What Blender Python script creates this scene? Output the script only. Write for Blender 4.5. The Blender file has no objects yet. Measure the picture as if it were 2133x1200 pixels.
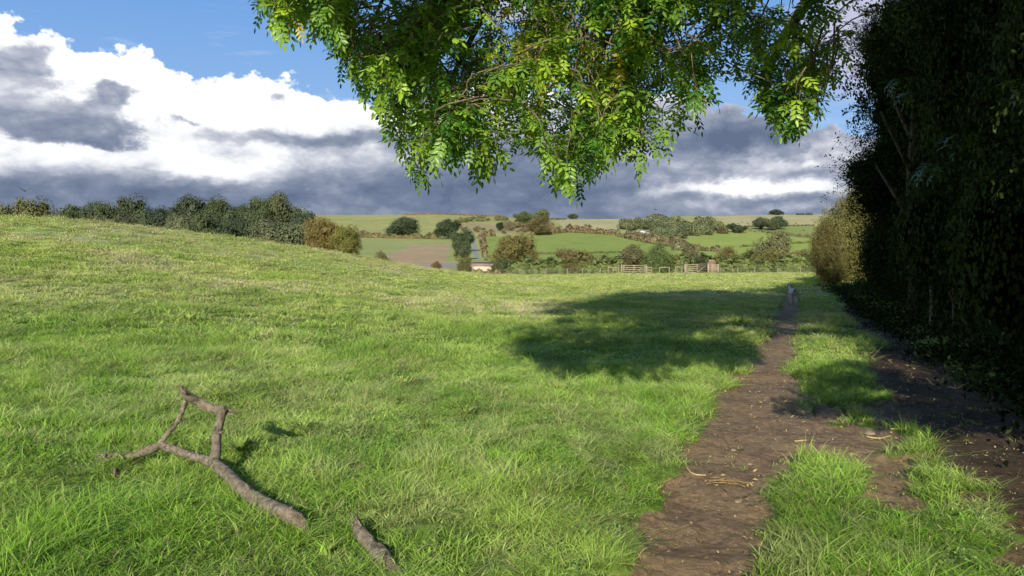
import bpy, math, random
import numpy as np
from math import radians, sin, cos, pi, sqrt, atan, atan2
random.seed(7)
F = 1640.0; CX = 1066.5; HY = 545.0; EYE = 1.6
scene = bpy.context.scene
COL = scene.collection
SUN_AZ = radians(11.5); SUN_EL = radians(21.2)      # shadows fall towards +Y, a little to +X

# ------------------------------------------------------------------ noise
def _h(ix, iy, s):
    n = (ix.astype(np.int64) * 374761393 + iy.astype(np.int64) * 668265263 + s * 982451653) & 0xffffffff
    n = ((n ^ (n >> 13)) * 1274126177) & 0xffffffff
    n = n ^ (n >> 16)
    return (n & 0xffff) / 65535.0
def vnoise(x, y, s=0):
    x = np.asarray(x, float); y = np.asarray(y, float)
    x0 = np.floor(x); y0 = np.floor(y); fx = x - x0; fy = y - y0
    fx = fx * fx * (3 - 2 * fx); fy = fy * fy * (3 - 2 * fy)
    a = _h(x0, y0, s); b = _h(x0 + 1, y0, s); c = _h(x0, y0 + 1, s); d = _h(x0 + 1, y0 + 1, s)
    return (a * (1 - fx) + b * fx) * (1 - fy) + (c * (1 - fx) + d * fx) * fy
def fbm(x, y, s=0, o=4):
    r = 0; a = .5; t = 0
    for i in range(o):
        r = r + a * vnoise(x, y, s + i * 17); t += a; a *= .5; x = x * 2.03 + 5.1; y = y * 2.03 + 1.7
    return r / t

# ------------------------------------------------------------------ terrain
CR_PX = [-900, 0, 100, 200, 300, 420, 520, 640, 740, 800, 880, 960, 1020, 1100, 1300, 1700, 3000]
CR_PY = [440, 449, 453, 463, 474, 488, 501, 517, 535, 547, 559, 570, 575, 576, 573, 571, 571]
CR_Y  = [40, 45, 46, 48, 50, 53, 55, 60, 66, 72, 82, 94, 100, 103, 103, 103, 103]
FAR_Y = [175, 200, 240, 300, 400, 520, 650, 780, 900, 1050, 1300]
FAR_P = [592, 581, 566, 553, 536, 521, 506, 494, 480, 464, 449]
HZ_PX = [-3000, 650, 860, 930, 1000, 1150, 1290, 1440, 1500, 1600, 1700, 5000]
HZ_PY = [446, 448, 447, 446, 450, 457, 456, 450, 450, 447, 447, 445]
LFY = np.log(FAR_Y)
def far_py(px, Y):
    l = np.log(np.clip(Y, 1, 1300))
    p = np.interp(l, LFY, FAR_P)
    k = np.clip((Y - 600) / 700, 0, 1)
    p = p + k * (np.interp(px, HZ_PX, HZ_PY) - 449)
    w = np.clip((Y - 250) / 200, 0, 1) * np.clip((1300 - Y) / 300, 0, 1)
    return p + w * 5 * (fbm(px / 260.0, l * 5, 91, 2) - .5)
def H(x, y):
    x = np.asarray(x, float); y = np.asarray(y, float)
    Y = np.maximum(y, .5)
    px = np.clip(CX + F * x / Y, -3000, 5000)
    cY = np.interp(px, CR_PX, CR_Y); cP = np.interp(px, CR_PX, CR_PY)
    zc = EYE - (cP - HY) / F * cY
    t = Y / cY
    z1 = zc * np.clip(t, 0, 1) ** 1.7
    # behind the crest the ground drops to the valley
    d = np.clip(Y - cY, 0, None)
    zv = EYE - (592 - HY) / F * 175
    k = np.clip(d / (175 - cY), 0, 1); k = k * k * (3 - 2 * k) * .75 + k * .25
    z2 = zc + (zv - zc) * k
    z3 = EYE - (far_py(px, Y) - HY) / F * Y
    zh = EYE - (np.interp(px, HZ_PX, HZ_PY) - HY) / F * 1300
    z4 = zh - 45 * (1 - np.exp(-(np.clip(Y, 1300, None) - 1300) / 1500))
    z = np.where(Y <= cY, z1, np.where(Y < 175, z2, np.where(Y < 1300, z3, z4)))
    # small bumps of the pasture
    near = np.clip((130 - Y) / 30, 0, 1)
    r = np.sqrt(x * x + y * y)
    z = z + near * ((fbm(x * .45, y * .45, 3, 2) - .5) * .10 * np.clip(r / 12, .25, 1.6) + (fbm(x * 2.1, y * 2.1, 5, 3) - .5) * .10)
    mound = near * np.clip((-x + 4) / 10, 0, 1)
    z = z + mound * (fbm(x * .22, y * .22, 8, 2) - .5) * .22 * np.clip((Y - 6) / 15, 0, 1)
    dmk = dirt_mask(x, y)
    z = z + near * dmk * (-.05 + (fbm(x * 3.0, y * 3.0, 13, 3) - .5) * .04)
    return z
def in_poly(px, py, poly):
    px = np.asarray(px, float); py = np.asarray(py, float)
    c = np.zeros(px.shape, bool); n = len(poly)
    for i in range(n):
        x1, y1 = poly[i]; x2, y2 = poly[(i + 1) % n]
        if y1 == y2: continue
        m = ((y1 > py) != (y2 > py)) & (px < (x2 - x1) * (py - y1) / (y2 - y1) + x1)
        c ^= m
    return c
D1 = [(1638, 606), (1622, 640), (1598, 690), (1578, 735), (1538, 765), (1520, 810), (1484, 860), (1450, 900), (1432, 950), (1388, 1010),
      (1366, 1060), (1325, 1140), (1300, 1200), (1120, 1600), (700, 2600), (1460, 2600), (1570, 1600), (1600, 1200), (1590, 1100), (1605, 1040),
      (1640, 975), (1735, 940), (1785, 985), (1800, 1050), (1870, 1075), (1872, 980), (1862, 900), (1780, 882), (1690, 876), (1680, 840), (1662, 800),
      (1655, 760), (1655, 720), (1664, 680), (1672, 640), (1664, 606)]
D2 = [(1718, 585), (1738, 610), (1752, 640), (1785, 680), (1835, 712), (1800, 765), (1815, 800), (1870, 865), (1935, 912), (1985, 960), (2045, 1050),
      (2100, 1130), (2150, 1200), (2500, 2000), (4200, 2000), (2650, 1200), (2330, 1000), (2130, 850), (1985, 760), (1880, 690), (1812, 640),
      (1775, 612), (1736, 585)]
def ground_pix(x, y):
    Y = np.maximum(y, .6)
    return CX + F * x / Y, HY + F * EYE / Y
def dirt_mask(x, y):
    """soft 0..1 bare-earth mask of the two wheel tracks"""
    x = np.asarray(x, float); y = np.asarray(y, float)
    if x.ndim == 0: return float(dirt_mask(x[None], y[None])[0])
    out = np.zeros(x.shape)
    sel = (y > .8) & (y < 62) & (x > -1) & (x < 34)
    if not sel.any(): return out
    xs = x[sel]; ys = y[sel]; acc = 0
    jx = (fbm(xs * 2.6, ys * 2.6, 21, 4) - .5) * .55; jy = (fbm(xs * 2.6, ys * 2.6, 41, 4) - .5) * .55
    for ox, oy in ((0, 0), (.12, 0), (-.12, 0), (0, .14), (0, -.14)):
        a, b = ground_pix(xs + jx + ox, ys + jy * 1.4 + oy)
        acc = acc + (in_poly(a, b, D1) | in_poly(a, b, D2)).astype(float)
    patch = np.clip((fbm(xs * 1.9, ys * 1.9, 123, 3) - .555) / .05, 0, 1) * ((xs - .36 * ys > .2) & (xs - .335 * ys < 1.6) & (ys < 9))
    out[sel] = np.maximum(acc / 5, patch)
    return out

# invert the far profile: picture row on the ground -> distance
YS = np.exp(np.linspace(np.log(176), np.log(1299), 1500))
def farY(px, py):
    p = far_py(np.full(YS.shape, float(px)), YS)
    i = int(np.argmax(p <= py)) if (p <= py).any() else len(YS) - 1
    return float(YS[i])
def gz(x, y): return float(H(np.array([x]), np.array([y]))[0])
def W(px, py, Y): return ((px - CX) / F * Y, Y, EYE - (py - HY) / F * Y)

# ------------------------------------------------------------------ mesh helpers
def mesh(name, v, faces, smooth=False, tint=None, attrs=None):
    """v (n,3); faces (m,k) array or list of arrays of equal k"""
    if not isinstance(faces, list): faces = [faces]
    faces = [np.asarray(f, np.int32) for f in faces if len(f)]
    me = bpy.data.meshes.new(name)
    v = np.asarray(v, np.float32)
    me.vertices.add(len(v)); me.vertices.foreach_set('co', v.ravel())
    tot = sum(f.size for f in faces); npoly = sum(len(f) for f in faces)
    me.loops.add(tot); me.polygons.add(npoly)
    me.loops.foreach_set('vertex_index', np.concatenate([f.ravel() for f in faces]))
    st = []; s = 0
    for f in faces:
        k = f.shape[1]; st.append(s + np.arange(len(f)) * k); s += f.size
    me.polygons.foreach_set('loop_start', np.concatenate(st).astype(np.int32))
    if smooth: me.polygons.foreach_set('use_smooth', np.ones(npoly, bool))
    me.update(calc_edges=True)
    if tint is not None:
        a = me.attributes.new('tint', 'FLOAT', 'FACE'); a.data.foreach_set('value', np.asarray(tint, np.float32))
    for k, val in (attrs or {}).items():
        a = me.attributes.new(k, 'FLOAT', 'POINT'); a.data.foreach_set('value', np.asarray(val, np.float32))
    return me
def obj(name, me, mat=None, parent=None, **kw):
    o = bpy.data.objects.new(name, me); COL.objects.link(o)
    if mat is not None and me is not None:
        if len(me.materials) == 0: me.materials.append(mat)
    if parent is not None: o.parent = parent
    return o
def tag(o, label=None, cat=None, group=None, kind=None):
    if label: o['label'] = label
    if cat: o['category'] = cat
    if group: o['group'] = group
    if kind: o['kind'] = kind
    return o
def empty(name, loc, label=None, cat=None, group=None, rz=0):
    o = bpy.data.objects.new(name, None); COL.objects.link(o); o.location = loc; o.rotation_euler = (0, 0, rz)
    o.empty_display_size = .2
    return tag(o, label, cat, group)

class MB:
    def __init__(s): s.v = []; s.f = {}; s.n = 0
    def add(s, v, f):
        v = np.asarray(v, float); s.v.append(v)
        for k in ({len(q) for q in f} if not isinstance(f, np.ndarray) else {f.shape[1]}):
            ff = np.array([q for q in f if len(q) == k]) + s.n
            s.f.setdefault(k, []).append(ff)
        s.n += len(v)
    def box(s, c, d, rz=0, taper=1.0):
        x, y, z = [q / 2 for q in d]
        v = np.array([(a * x * (taper if e > 0 else 1), b * y * (taper if e > 0 else 1), e * z) for e in (-1, 1) for a, b in ((-1, -1), (1, -1), (1, 1), (-1, 1))])
        R = np.array([[cos(rz), -sin(rz), 0], [sin(rz), cos(rz), 0], [0, 0, 1]])
        s.add(v @ R.T + np.array(c), [(0, 3, 2, 1), (4, 5, 6, 7), (0, 1, 5, 4), (1, 2, 6, 5), (2, 3, 7, 6), (3, 0, 4, 7)])
    def bar(s, p, q, w, h):
        p = np.array(p, float); q = np.array(q, float); t = q - p; L = np.linalg.norm(t); t /= L
        a = np.cross(t, (0, 0, 1)); 
        if np.linalg.norm(a) < 1e-4: a = np.array((1., 0, 0))
        a /= np.linalg.norm(a); b = np.cross(a, t)
        v = [o + a * i * w / 2 + b * j * h / 2 for o in (p, q) for i, j in ((-1, -1), (1, -1), (1, 1), (-1, 1))]
        s.add(v, [(0, 3, 2, 1), (4, 5, 6, 7), (0, 1, 5, 4), (1, 2, 6, 5), (2, 3, 7, 6), (3, 0, 4, 7)])
    def tube(s, pts, rad, sides=8, rough=0.0, seed=0, sub=0):
        pts = np.array(pts, float); rad = np.array(rad, float) if hasattr(rad, '__len__') else np.full(len(pts), rad)
        if sub:
            n = len(pts); t = np.arange(n); tt = np.linspace(0, n - 1, (n - 1) * sub + 1)
            P = np.zeros((len(tt), 3))
            for k, u in enumerate(tt):          # Catmull-Rom
                i = min(int(u), n - 2); w = u - i
                p0 = pts[max(i - 1, 0)]; p1 = pts[i]; p2 = pts[i + 1]; p3 = pts[min(i + 2, n - 1)]
                P[k] = .5 * ((2 * p1) + (-p0 + p2) * w + (2 * p0 - 5 * p1 + 4 * p2 - p3) * w ** 2 + (-p0 + 3 * p1 - 3 * p2 + p3) * w ** 3)
            rad = np.interp(tt, t, rad); pts = P
        n = len(pts); T = np.gradient(pts, axis=0); T /= np.linalg.norm(T, axis=1)[:, None] + 1e-9
        a = np.cross(T[0], (0.3, .2, 1)); a /= np.linalg.norm(a) + 1e-9
        V = []; rg = np.random.RandomState(seed)
        lum = rg.rand(sides) * .12
        for i in range(n):
            a = a - T[i] * a.dot(T[i]); a /= np.linalg.norm(a) + 1e-9; b = np.cross(T[i], a)
            for k in range(sides):
                g = 2 * pi * k / sides; r = rad[i] * (1 + lum[k] * (rough > 0) + rough * (rg.rand() - .5) + rough * 1.1 * float(fbm(i * .33 + seed, k * .05, seed, 2) - .5))
                V.append(pts[i] + (a * cos(g) + b * sin(g)) * r)
        f = [(i * sides + k, i * sides + (k + 1) % sides, (i + 1) * sides + (k + 1) % sides, (i + 1) * sides + k) for i in range(n - 1) for k in range(sides)]
        V.append(pts[0] - T[0] * rad[0] * .25); V.append(pts[-1] + T[-1] * rad[-1] * .25)
        m = n * sides
        f += [(m, (k + 1) % sides, k) for k in range(sides)] + [(m + 1, (n - 1) * sides + k, (n - 1) * sides + (k + 1) % sides) for k in range(sides)]
        s.add(V, f)
    def build(s, name, smooth=False):
        return mesh(name, np.concatenate(s.v), [np.concatenate(q) for q in s.f.values()], smooth)

# ------------------------------------------------------------------ node helpers
class X:
    nt = None
    def __init__(s, k): s.k = k
    @staticmethod
    def put(sock, v):
        if isinstance(v, X): X.nt.links.new(v.k, sock)
        else: sock.default_value = v
    @staticmethod
    def m(op, *a, clamp=False):
        n = X.nt.nodes.new('ShaderNodeMath'); n.operation = op; n.use_clamp = clamp
        for i, q in enumerate(a): X.put(n.inputs[i], q)
        return X(n.outputs[0])
    def __add__(s, o): return X.m('ADD', s, o)
    __radd__ = __add__
    def __sub__(s, o): return X.m('SUBTRACT', s, o)
    def __rsub__(s, o): return X.m('SUBTRACT', o, s)
    def __mul__(s, o): return X.m('MULTIPLY', s, o)
    __rmul__ = __mul__
    def __truediv__(s, o): return X.m('DIVIDE', s, o)
def comb(x, y, z):
    n = X.nt.nodes.new('ShaderNodeCombineXYZ'); X.put(n.inputs[0], x); X.put(n.inputs[1], y); X.put(n.inputs[2], z); return X(n.outputs[0])
def sep(v):
    n = X.nt.nodes.new('ShaderNodeSeparateXYZ'); X.put(n.inputs[0], v); return [X(n.outputs[i]) for i in range(3)]
def noise(vec, scale, detail=4, rough=.55, dist=0.0, out=0):
    n = X.nt.nodes.new('ShaderNodeTexNoise'); X.put(n.inputs['Vector'], vec); n.inputs['Scale'].default_value = scale
    n.inputs['Detail'].default_value = detail; n.inputs['Roughness'].default_value = rough; n.inputs['Distortion'].default_value = dist
    return X(n.outputs[out])
def sstep(v, a, b, o0=0.0, o1=1.0):
    n = X.nt.nodes.new('ShaderNodeMapRange'); n.interpolation_type = 'SMOOTHSTEP'; X.put(n.inputs[0], v)
    for i, q in enumerate((a, b, o0, o1)): X.put(n.inputs[i + 1], q)
    return X(n.outputs[0])
def mixc(f, a, b, mode='MIX'):
    n = X.nt.nodes.new('ShaderNodeMix'); n.data_type = 'RGBA'; n.blend_type = mode
    X.put(n.inputs[0], f)
    for i, q in ((6, a), (7, b)):
        if isinstance(q, tuple) and len(q) == 3: q = q + (1,)
        X.put(n.inputs[i], q)
    return X(n.outputs[2])
def ramp(f, stops):
    n = X.nt.nodes.new('ShaderNodeValToRGB'); cr = n.color_ramp
    while len(cr.elements) < len(stops): cr.elements.new(.5)
    for e, (p, c) in zip(cr.elements, stops): e.position = p; e.color = tuple(c) + (1,)
    X.put(n.inputs[0], f); return X(n.outputs[0])
def attr(name, out=2):
    n = X.nt.nodes.new('ShaderNodeAttribute'); n.attribute_name = name; return X(n.outputs[out])
def geo(i=0):
    n = X.nt.nodes.new('ShaderNodeNewGeometry'); return X(n.outputs[i])
def oinfo(name):
    n = X.nt.nodes.new('ShaderNodeObjectInfo'); return X(n.outputs[name])
def mul_rgb(c, f):
    n = X.nt.nodes.new('ShaderNodeVectorMath'); n.operation = 'SCALE'; X.put(n.inputs[0], c); X.put(n.inputs[3], f); return X(n.outputs[0])
def newmat(name):
    m = bpy.data.materials.new(name); m.use_nodes = True; nt = m.node_tree; nt.nodes.clear(); X.nt = nt
    out = nt.nodes.new('ShaderNodeOutputMaterial'); return m, nt, out
def principled(nt, out, col, rough=.8, spec=.25, bump=None, bstr=.5, bdist=.05):
    b = nt.nodes.new('ShaderNodeBsdfPrincipled')
    if isinstance(col, tuple): col = col + (1,)
    X.put(b.inputs['Base Color'], col); X.put(b.inputs['Roughness'], rough); b.inputs['Specular IOR Level'].default_value = spec
    if bump is not None:
        n = nt.nodes.new('ShaderNodeBump'); X.put(n.inputs['Height'], bump); n.inputs['Strength'].default_value = bstr; n.inputs['Distance'].default_value = bdist
        nt.links.new(n.outputs[0], b.inputs['Normal'])
    nt.links.new(b.outputs[0], out.inputs[0]); return b

# ------------------------------------------------------------------ materials
def grass_colour(pos):
    """shared by the turf and by the blades on it"""
    x, y, z = sep(pos)
    d = X.m('SQRT', x * x + y * y)
    far = sstep(d, 7.0, 30.0)
    n1 = noise(comb(x * .5, y * .34, 0), 1.0, 4, .6)
    n2 = noise(comb(x * .16 + 7.0, y * .09, 0), 1.0, 3, .6)
    n3 = noise(comb(x * 2.3, y * 1.5, 3.0), 1.0, 3, .6)
    near_c = mixc(sstep(n1, .36, .64), GN_A, GN_B)
    far_c = mixc(sstep(n1, .36, .66), GF_A, GF_B)
    c = mixc(far, near_c, far_c)
    straw = sstep(n2 * .5 + n3 * .5, .50, .60) * (.30 + .5 * far)
    c = mixc(straw, c, STRAW)
    lush = sstep(noise(comb(x * .3, y * .2, 11.0), 1.0, 3, .6), .56, .68) * .6
    c = mixc(lush, c, LUSH)
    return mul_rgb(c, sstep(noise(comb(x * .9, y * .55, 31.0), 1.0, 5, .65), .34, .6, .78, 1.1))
GN_A = (.29, .54, .06); GN_B = (.53, .76, .15)
GF_A = (.46, .63, .12); GF_B = (.70, .76, .25); STRAW = (.84, .75, .46); LUSH = (.24, .46, .06)

def mat_grass():
    m, nt, out = newmat('grass_blades')
    c = grass_colour(geo(0))
    tip = attr('tip'); rnd = attr('rnd'); oi = oinfo('Random')
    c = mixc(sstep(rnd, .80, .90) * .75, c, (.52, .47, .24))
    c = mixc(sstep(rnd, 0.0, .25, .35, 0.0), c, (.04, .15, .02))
    c = mul_rgb(c, sstep(tip, 0, .8, .34, 1.15) * (.78 + .44 * oi))  # roots darkened, painting shade into the gaps between blades
    d = nt.nodes.new('ShaderNodeBsdfPrincipled'); X.put(d.inputs['Base Color'], c); d.inputs['Roughness'].default_value = .5; d.inputs['Specular IOR Level'].default_value = .3
    t = nt.nodes.new('ShaderNodeBsdfTranslucent'); X.put(t.inputs[0], mixc(.5, c, (.25, .35, .02)))
    x = nt.nodes.new('ShaderNodeMixShader'); x.inputs[0].default_value = .34
    nt.links.new(d.outputs[0], x.inputs[1]); nt.links.new(t.outputs[0], x.inputs[2]); nt.links.new(x.outputs[0], out.inputs[0])
    return m
def mat_meadow():
    m, nt, out = newmat('meadow_turf')
    pos = geo(0); c = grass_colour(pos); x, y, z = sep(pos)
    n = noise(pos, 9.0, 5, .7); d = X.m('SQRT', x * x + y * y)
    g = mul_rgb(c, sstep(n, .3, .7, .40, .95) * sstep(d, 5, 60, .55, 1.1))  # turf under the blades darkened to paint depth into the gaps
    dn = noise(pos, 14.0, 6, .7); dn2 = noise(pos, 1.3, 4, .6)
    e = mixc(sstep(dn, .35, .7), (.20, .132, .075), (.38, .27, .165))
    e = mixc(sstep(dn2, .45, .7) * .45, e, (.40, .28, .15))
    e = mixc(sstep(noise(pos, 55.0, 2, .5), .66, .72), e, (.52, .42, .27))
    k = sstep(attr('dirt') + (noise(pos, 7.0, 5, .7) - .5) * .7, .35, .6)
    e = mul_rgb(e, sstep(x - y * .34, .75, 1.75, 1.0, .30))  # right rut darkened: tree shade painted into the soil colour
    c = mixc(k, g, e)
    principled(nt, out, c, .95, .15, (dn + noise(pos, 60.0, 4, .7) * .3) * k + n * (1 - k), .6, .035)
    return m
def mat_field(name, a, b, sx=.02, sy=.02, c3=None, stripes=0):
    m, nt, out = newmat(name)
    pos = geo(0); x, y, z = sep(pos)
    n = noise(comb(x * sx, y * sy, z * .02), 1.0, 6, .65); n2 = noise(comb(x * sx * 6, y * sy * 3, 1.0), 1.0, 4, .7)
    c = mixc(sstep(n * .6 + n2 * .4, .36, .64), a, b)
    if c3: c = mixc(sstep(noise(comb(x * sx * 2.2, y * sy * 1.4, 9.0), 1.0, 4, .7), .52, .68) * .8, c, c3)
    if stripes: c = mixc(sstep(X.m('SINE', (x + y * .12 + n * 6) * stripes), .2, 1.0) * .25, c, c3 or b)
    principled(nt, out, c, .95, .1)
    return m
def mat_leaf(name, trans=.25, dark=.45, rough=.55, spec=.3, warm=(.42, .38, .04), warmk=0.0):
    """colour comes from the object's own colour; tint varies it face by face"""
    m, nt, out = newmat(name)
    base = oinfo('Color'); t = attr('tint')
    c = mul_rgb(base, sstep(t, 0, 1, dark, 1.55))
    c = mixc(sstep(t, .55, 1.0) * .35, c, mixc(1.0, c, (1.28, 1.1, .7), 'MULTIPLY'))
    if warmk:
        c = mixc(sstep(t, .62, .85), mixc(sstep(t, .15, .5), mixc(1.0, c, (.45, .85, .8), 'MULTIPLY'), c), mixc(1.0, c, (1.22, 1.05, .75), 'MULTIPLY'))
        c = mixc(sstep(t, .93, .97) * warmk, c, warm)
    d = nt.nodes.new('ShaderNodeBsdfPrincipled'); X.put(d.inputs['Base Color'], c); d.inputs['Roughness'].default_value = rough; d.inputs['Specular IOR Level'].default_value = spec
    tr = nt.nodes.new('ShaderNodeBsdfTranslucent'); X.put(tr.inputs[0], mixc(1.0, c, (1.5, 1.3, .4), 'MULTIPLY'))
    x = nt.nodes.new('ShaderNodeMixShader'); x.inputs[0].default_value = trans
    nt.links.new(d.outputs[0], x.inputs[1]); nt.links.new(tr.outputs[0], x.inputs[2]); nt.links.new(x.outputs[0], out.inputs[0])
    return m
def mat_plain(name, a, b, scale=20, rough=.85, bump=.4, dist=.01, stretch=(1, 1, 1), spec=.2):
    m, nt, out = newmat(name)
    n = nt.nodes.new('ShaderNodeTexCoord'); p = X(n.outputs['Object']); x, y, z = sep(p)
    q = comb(x * stretch[0], y * stretch[1], z * stretch[2]); k = noise(q, scale, 6, .65)
    principled(nt, out, mixc(sstep(k, .32, .68), a, b), rough, spec, k, bump, dist)
    return m
def mat_bark_fallen():
    m, nt, out = newmat('weathered_bark')
    p = geo(0); k = noise(p, 26.0, 7, .7); k2 = noise(p, 7.0, 3, .6); k3 = noise(p, 120.0, 3, .6)
    c = mixc(sstep(k, .3, .65), (.13, .105, .075), (.46, .39, .29))
    c = mixc(sstep(k2, .54, .62) * .4, c, (.42, .33, .24))
    c = mixc(sstep(k * .6 + k3 * .4, .57, .62), c, (.60, .55, .47))
    c = mixc(sstep(k2 * .5 + k * .5, .36, .42, .8, 0.0), c, (.05, .035, .025))
    principled(nt, out, c, .8, .25, k + k3 * .5, 1.0, .035)
    return m
M = dict(
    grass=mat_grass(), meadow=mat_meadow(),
    leaf=mat_leaf('tree_leaves'), leaf_far=mat_leaf('far_foliage', .12, .6), leaf_dark=mat_leaf('shaded_leaves', .15, .25, .9, .04),
    ash=mat_leaf('ash_leaflets', .30, .5, .38, .5, (.55, .42, .04), .8),
    bark=mat_plain('bark', (.05, .04, .03), (.15, .12, .09), 6, bump=.7, stretch=(3, 3, .6)),
    twig=mat_plain('twig_bark', (.10, .08, .055), (.26, .21, .14), 30),
    fallen=mat_bark_fallen(),
    wood=mat_plain('weathered_timber', (.30, .25, .17), (.50, .44, .32), 12, stretch=(1, 1, 4)),
    post=mat_plain('grey_post_timber', (.20, .17, .13), (.42, .37, .28), 12, stretch=(4, 4, 1)),
    wire=mat_plain('fence_wire', (.18, .18, .18), (.3, .3, .3), 8),
    pale=mat_plain('pale_render', (.62, .50, .38), (.80, .68, .54), .6),
    white=mat_plain('white_render', (.70, .68, .62), (.85, .83, .78), .6),
    tile=mat_plain('brown_roof_tiles', (.30, .21, .17), (.42, .31, .26), 1.2),
    tin=mat_plain('grey_sheet_roof', (.26, .24, .25), (.38, .35, .36), 1.0),
    glass=mat_plain('dark_glass', (.03, .03, .035), (.05, .05, .06), 1, .2, 0),
    brick=mat_plain('red_brick', (.20, .12, .085), (.32, .21, .15), 5),
    dogfur=mat_plain('grey_dog_fur', (.56, .53, .54), (.66, .62, .62), 18, .6),
    dogpale=mat_plain('pale_dog_fur', (.82, .76, .70), (.90, .86, .80), 18, .6),
    nose=mat_plain('dark_skin', (.02, .018, .018), (.04, .03, .03), 18, .4),
    cow=mat_plain('dark_cattle_hide', (.02, .016, .014), (.05, .04, .035), 2, .7),
    bird=mat_plain('dark_feathers', (.03, .03, .035), (.06, .06, .07), 20, .7),
    stone=mat_plain('stone', (.30, .22, .15), (.48, .38, .28), 14, bump=.6),
    straw=mat_plain('straw', (.45, .34, .16), (.62, .50, .28), 40),
    dryleaf=mat_plain('dry_leaf', (.35, .22, .08), (.58, .46, .22), 8),
    weed=mat_leaf('thistle_leaves', .15, .5),
)

# ------------------------------------------------------------------ the ground sheet, split into the fields
a_in = np.degrees(np.arctan((np.linspace(-90, 2225, 1000) - CX) / F))
a_all = np.concatenate([np.linspace(-180, -90, 30)[:-1], np.linspace(-90, a_in[0], 50)[:-1], a_in, np.linspace(a_in[-1], 90, 50)[1:], np.linspace(90, 180, 30)[1:]])
AZ = np.radians(a_all)
r_near = F * EYE / np.linspace(1500, 26, 420)          # picture rows on level ground
r_near = np.concatenate([[.02, .4, 1.0], r_near])
r_mid = np.exp(np.linspace(np.log(r_near[-1] * 1.01), np.log(250), 90))
r_far = np.exp(np.linspace(np.log(252), np.log(1650), 260))
R = np.concatenate([r_near, r_mid, r_far, np.exp(np.linspace(np.log(1700), np.log(20000), 26))])
AA, RR = np.meshgrid(AZ, R)
Yg = RR * np.cos(AA); Xg = RR * np.sin(AA)
# inside the view use depth instead of range so that rows follow the picture
inv = np.abs(AA) < radians(44)
cosr = np.where(inv, 1 / np.cos(AA), 1 / np.cos(radians(44)))
Xg = Xg * cosr; Yg = Yg * cosr
Zg = H(Xg, Yg)
dm = dirt_mask(Xg.ravel(), Yg.ravel())
nr, nc = Xg.shape
idx = np.arange(nr * nc).reshape(nr, nc)
Q = np.stack([idx[:-1, :-1], idx[:-1, 1:], idx[1:, 1:], idx[1:, :-1]], -1).reshape(-1, 4)[:, ::-1]
V = np.stack([Xg, Yg, Zg], -1).reshape(-1, 3)
fc = V[Q].mean(1)
fY = np.maximum(fc[:, 1], .5); fpx = CX + F * fc[:, 0] / fY; fpy = HY - (fc[:, 2] - EYE) / fY * F
region = np.zeros(len(Q), int)      # 0 meadow
cYf = np.interp(np.clip(fpx, -3000, 5000), CR_PX, CR_Y)
region[(fc[:, 1] > cYf + 14)] = 1   # rough valley ground
farm = (fc[:, 1] > 178) & (fc[:, 1] < 1650)
region[farm] = 1
def setreg(poly, k, extra=None):
    m = farm & (fc[:, 1] < 1299) & in_poly(fpx + 3 * (vnoise(fc[:, 0] * .05, fc[:, 1] * .05, 4) - .5), fpy, poly)
    region[m] = k
region[farm & (fpy < 497)] = 2                                                               # hillside
region[fc[:, 1] >= 1299] = 2
setreg([(-3000, 497), (960, 498), (962, 520), (945, 548), (965, 562), (-3000, 590)], 3)      # pale pasture
setreg([(840, 518), (858, 511), (932, 509), (937, 514), (934, 532), (928, 545), (946, 551), (946, 559), (760, 565), (790, 536)], 4)   # plough
setreg([(1015, 492), (1060, 492), (1112, 491), (1180, 485), (1235, 488), (1290, 491), (1335, 501), (1400, 514), (1445, 522), (1445, 575), (1015, 590)], 5)
setreg([(1410, 500), (1500, 487), (1560, 484), (1600, 486), (1642, 494), (1700, 500), (1760, 502), (1760, 575), (1410, 575)], 6)
setreg([(1545, 476), (1600, 474), (1720, 471), (2300, 471), (2300, 498), (1700, 495), (1600, 484), (1548, 484)], 7)
setreg([(1455, 449), (2600, 440), (2600, 470), (1545, 472), (1500, 465)], 8)                 # straw coloured hill
setreg([(1160, 462), (1175, 452), (1292, 452), (1292, 478), (1180, 480)], 8)
setreg([(984, 488), (989, 488), (990, 505), (992, 520), (997, 534), (1001, 541), (996, 541), (989, 536), (984, 524), (984, 504)], 9)  # lane
setreg([(870, 552), (982, 548), (1030, 549), (1030, 553), (984, 553), (870, 558)], 9)
setreg([(948, 470), (985, 462), (1050, 470), (1100, 484), (1050, 486), (960, 484)], 10)     # old quarry bank
RN = [('meadow', M['meadow']),
      ('rough_ground', mat_field('rough_valley_grass', (.36, .39, .12), (.50, .48, .19), .05, .05)),
      ('hillside', mat_field('hill_grass', (.36, .38, .12), (.50, .48, .18), .012, .012, (.33, .37, .13))),
      ('pasture', mat_field('pale_pasture', (.34, .39, .12), (.43, .45, .16), .02, .02, (.33, .34, .14))),
      ('ploughed_field', mat_field('ploughed_soil', (.46, .32, .17), (.56, .41, .24), .02, .02, (.40, .36, .17), .5)),
      ('pasture', mat_field('green_pasture', (.29, .38, .075), (.36, .43, .10), .02, .02, (.25, .33, .07))),
      ('pasture', mat_field('bright_pasture', (.35, .44, .085), (.41, .48, .11), .02, .02, (.31, .39, .08))),
      ('pasture', mat_field('upper_pasture', (.29, .35, .09), (.35, .39, .12), .02, .02)),
      ('hillside', mat_field('straw_hill', (.48, .44, .20), (.60, .53, .27), .015, .01, (.40, .41, .17))),
      ('road', mat_field('grey_lane', (.33, .31, .31), (.40, .38, .37), .2, .2)),
      ('bare_bank', mat_field('sandy_bank', (.38, .31, .15), (.50, .42, .22), .05, .05, (.22, .22, .08)))]
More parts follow.
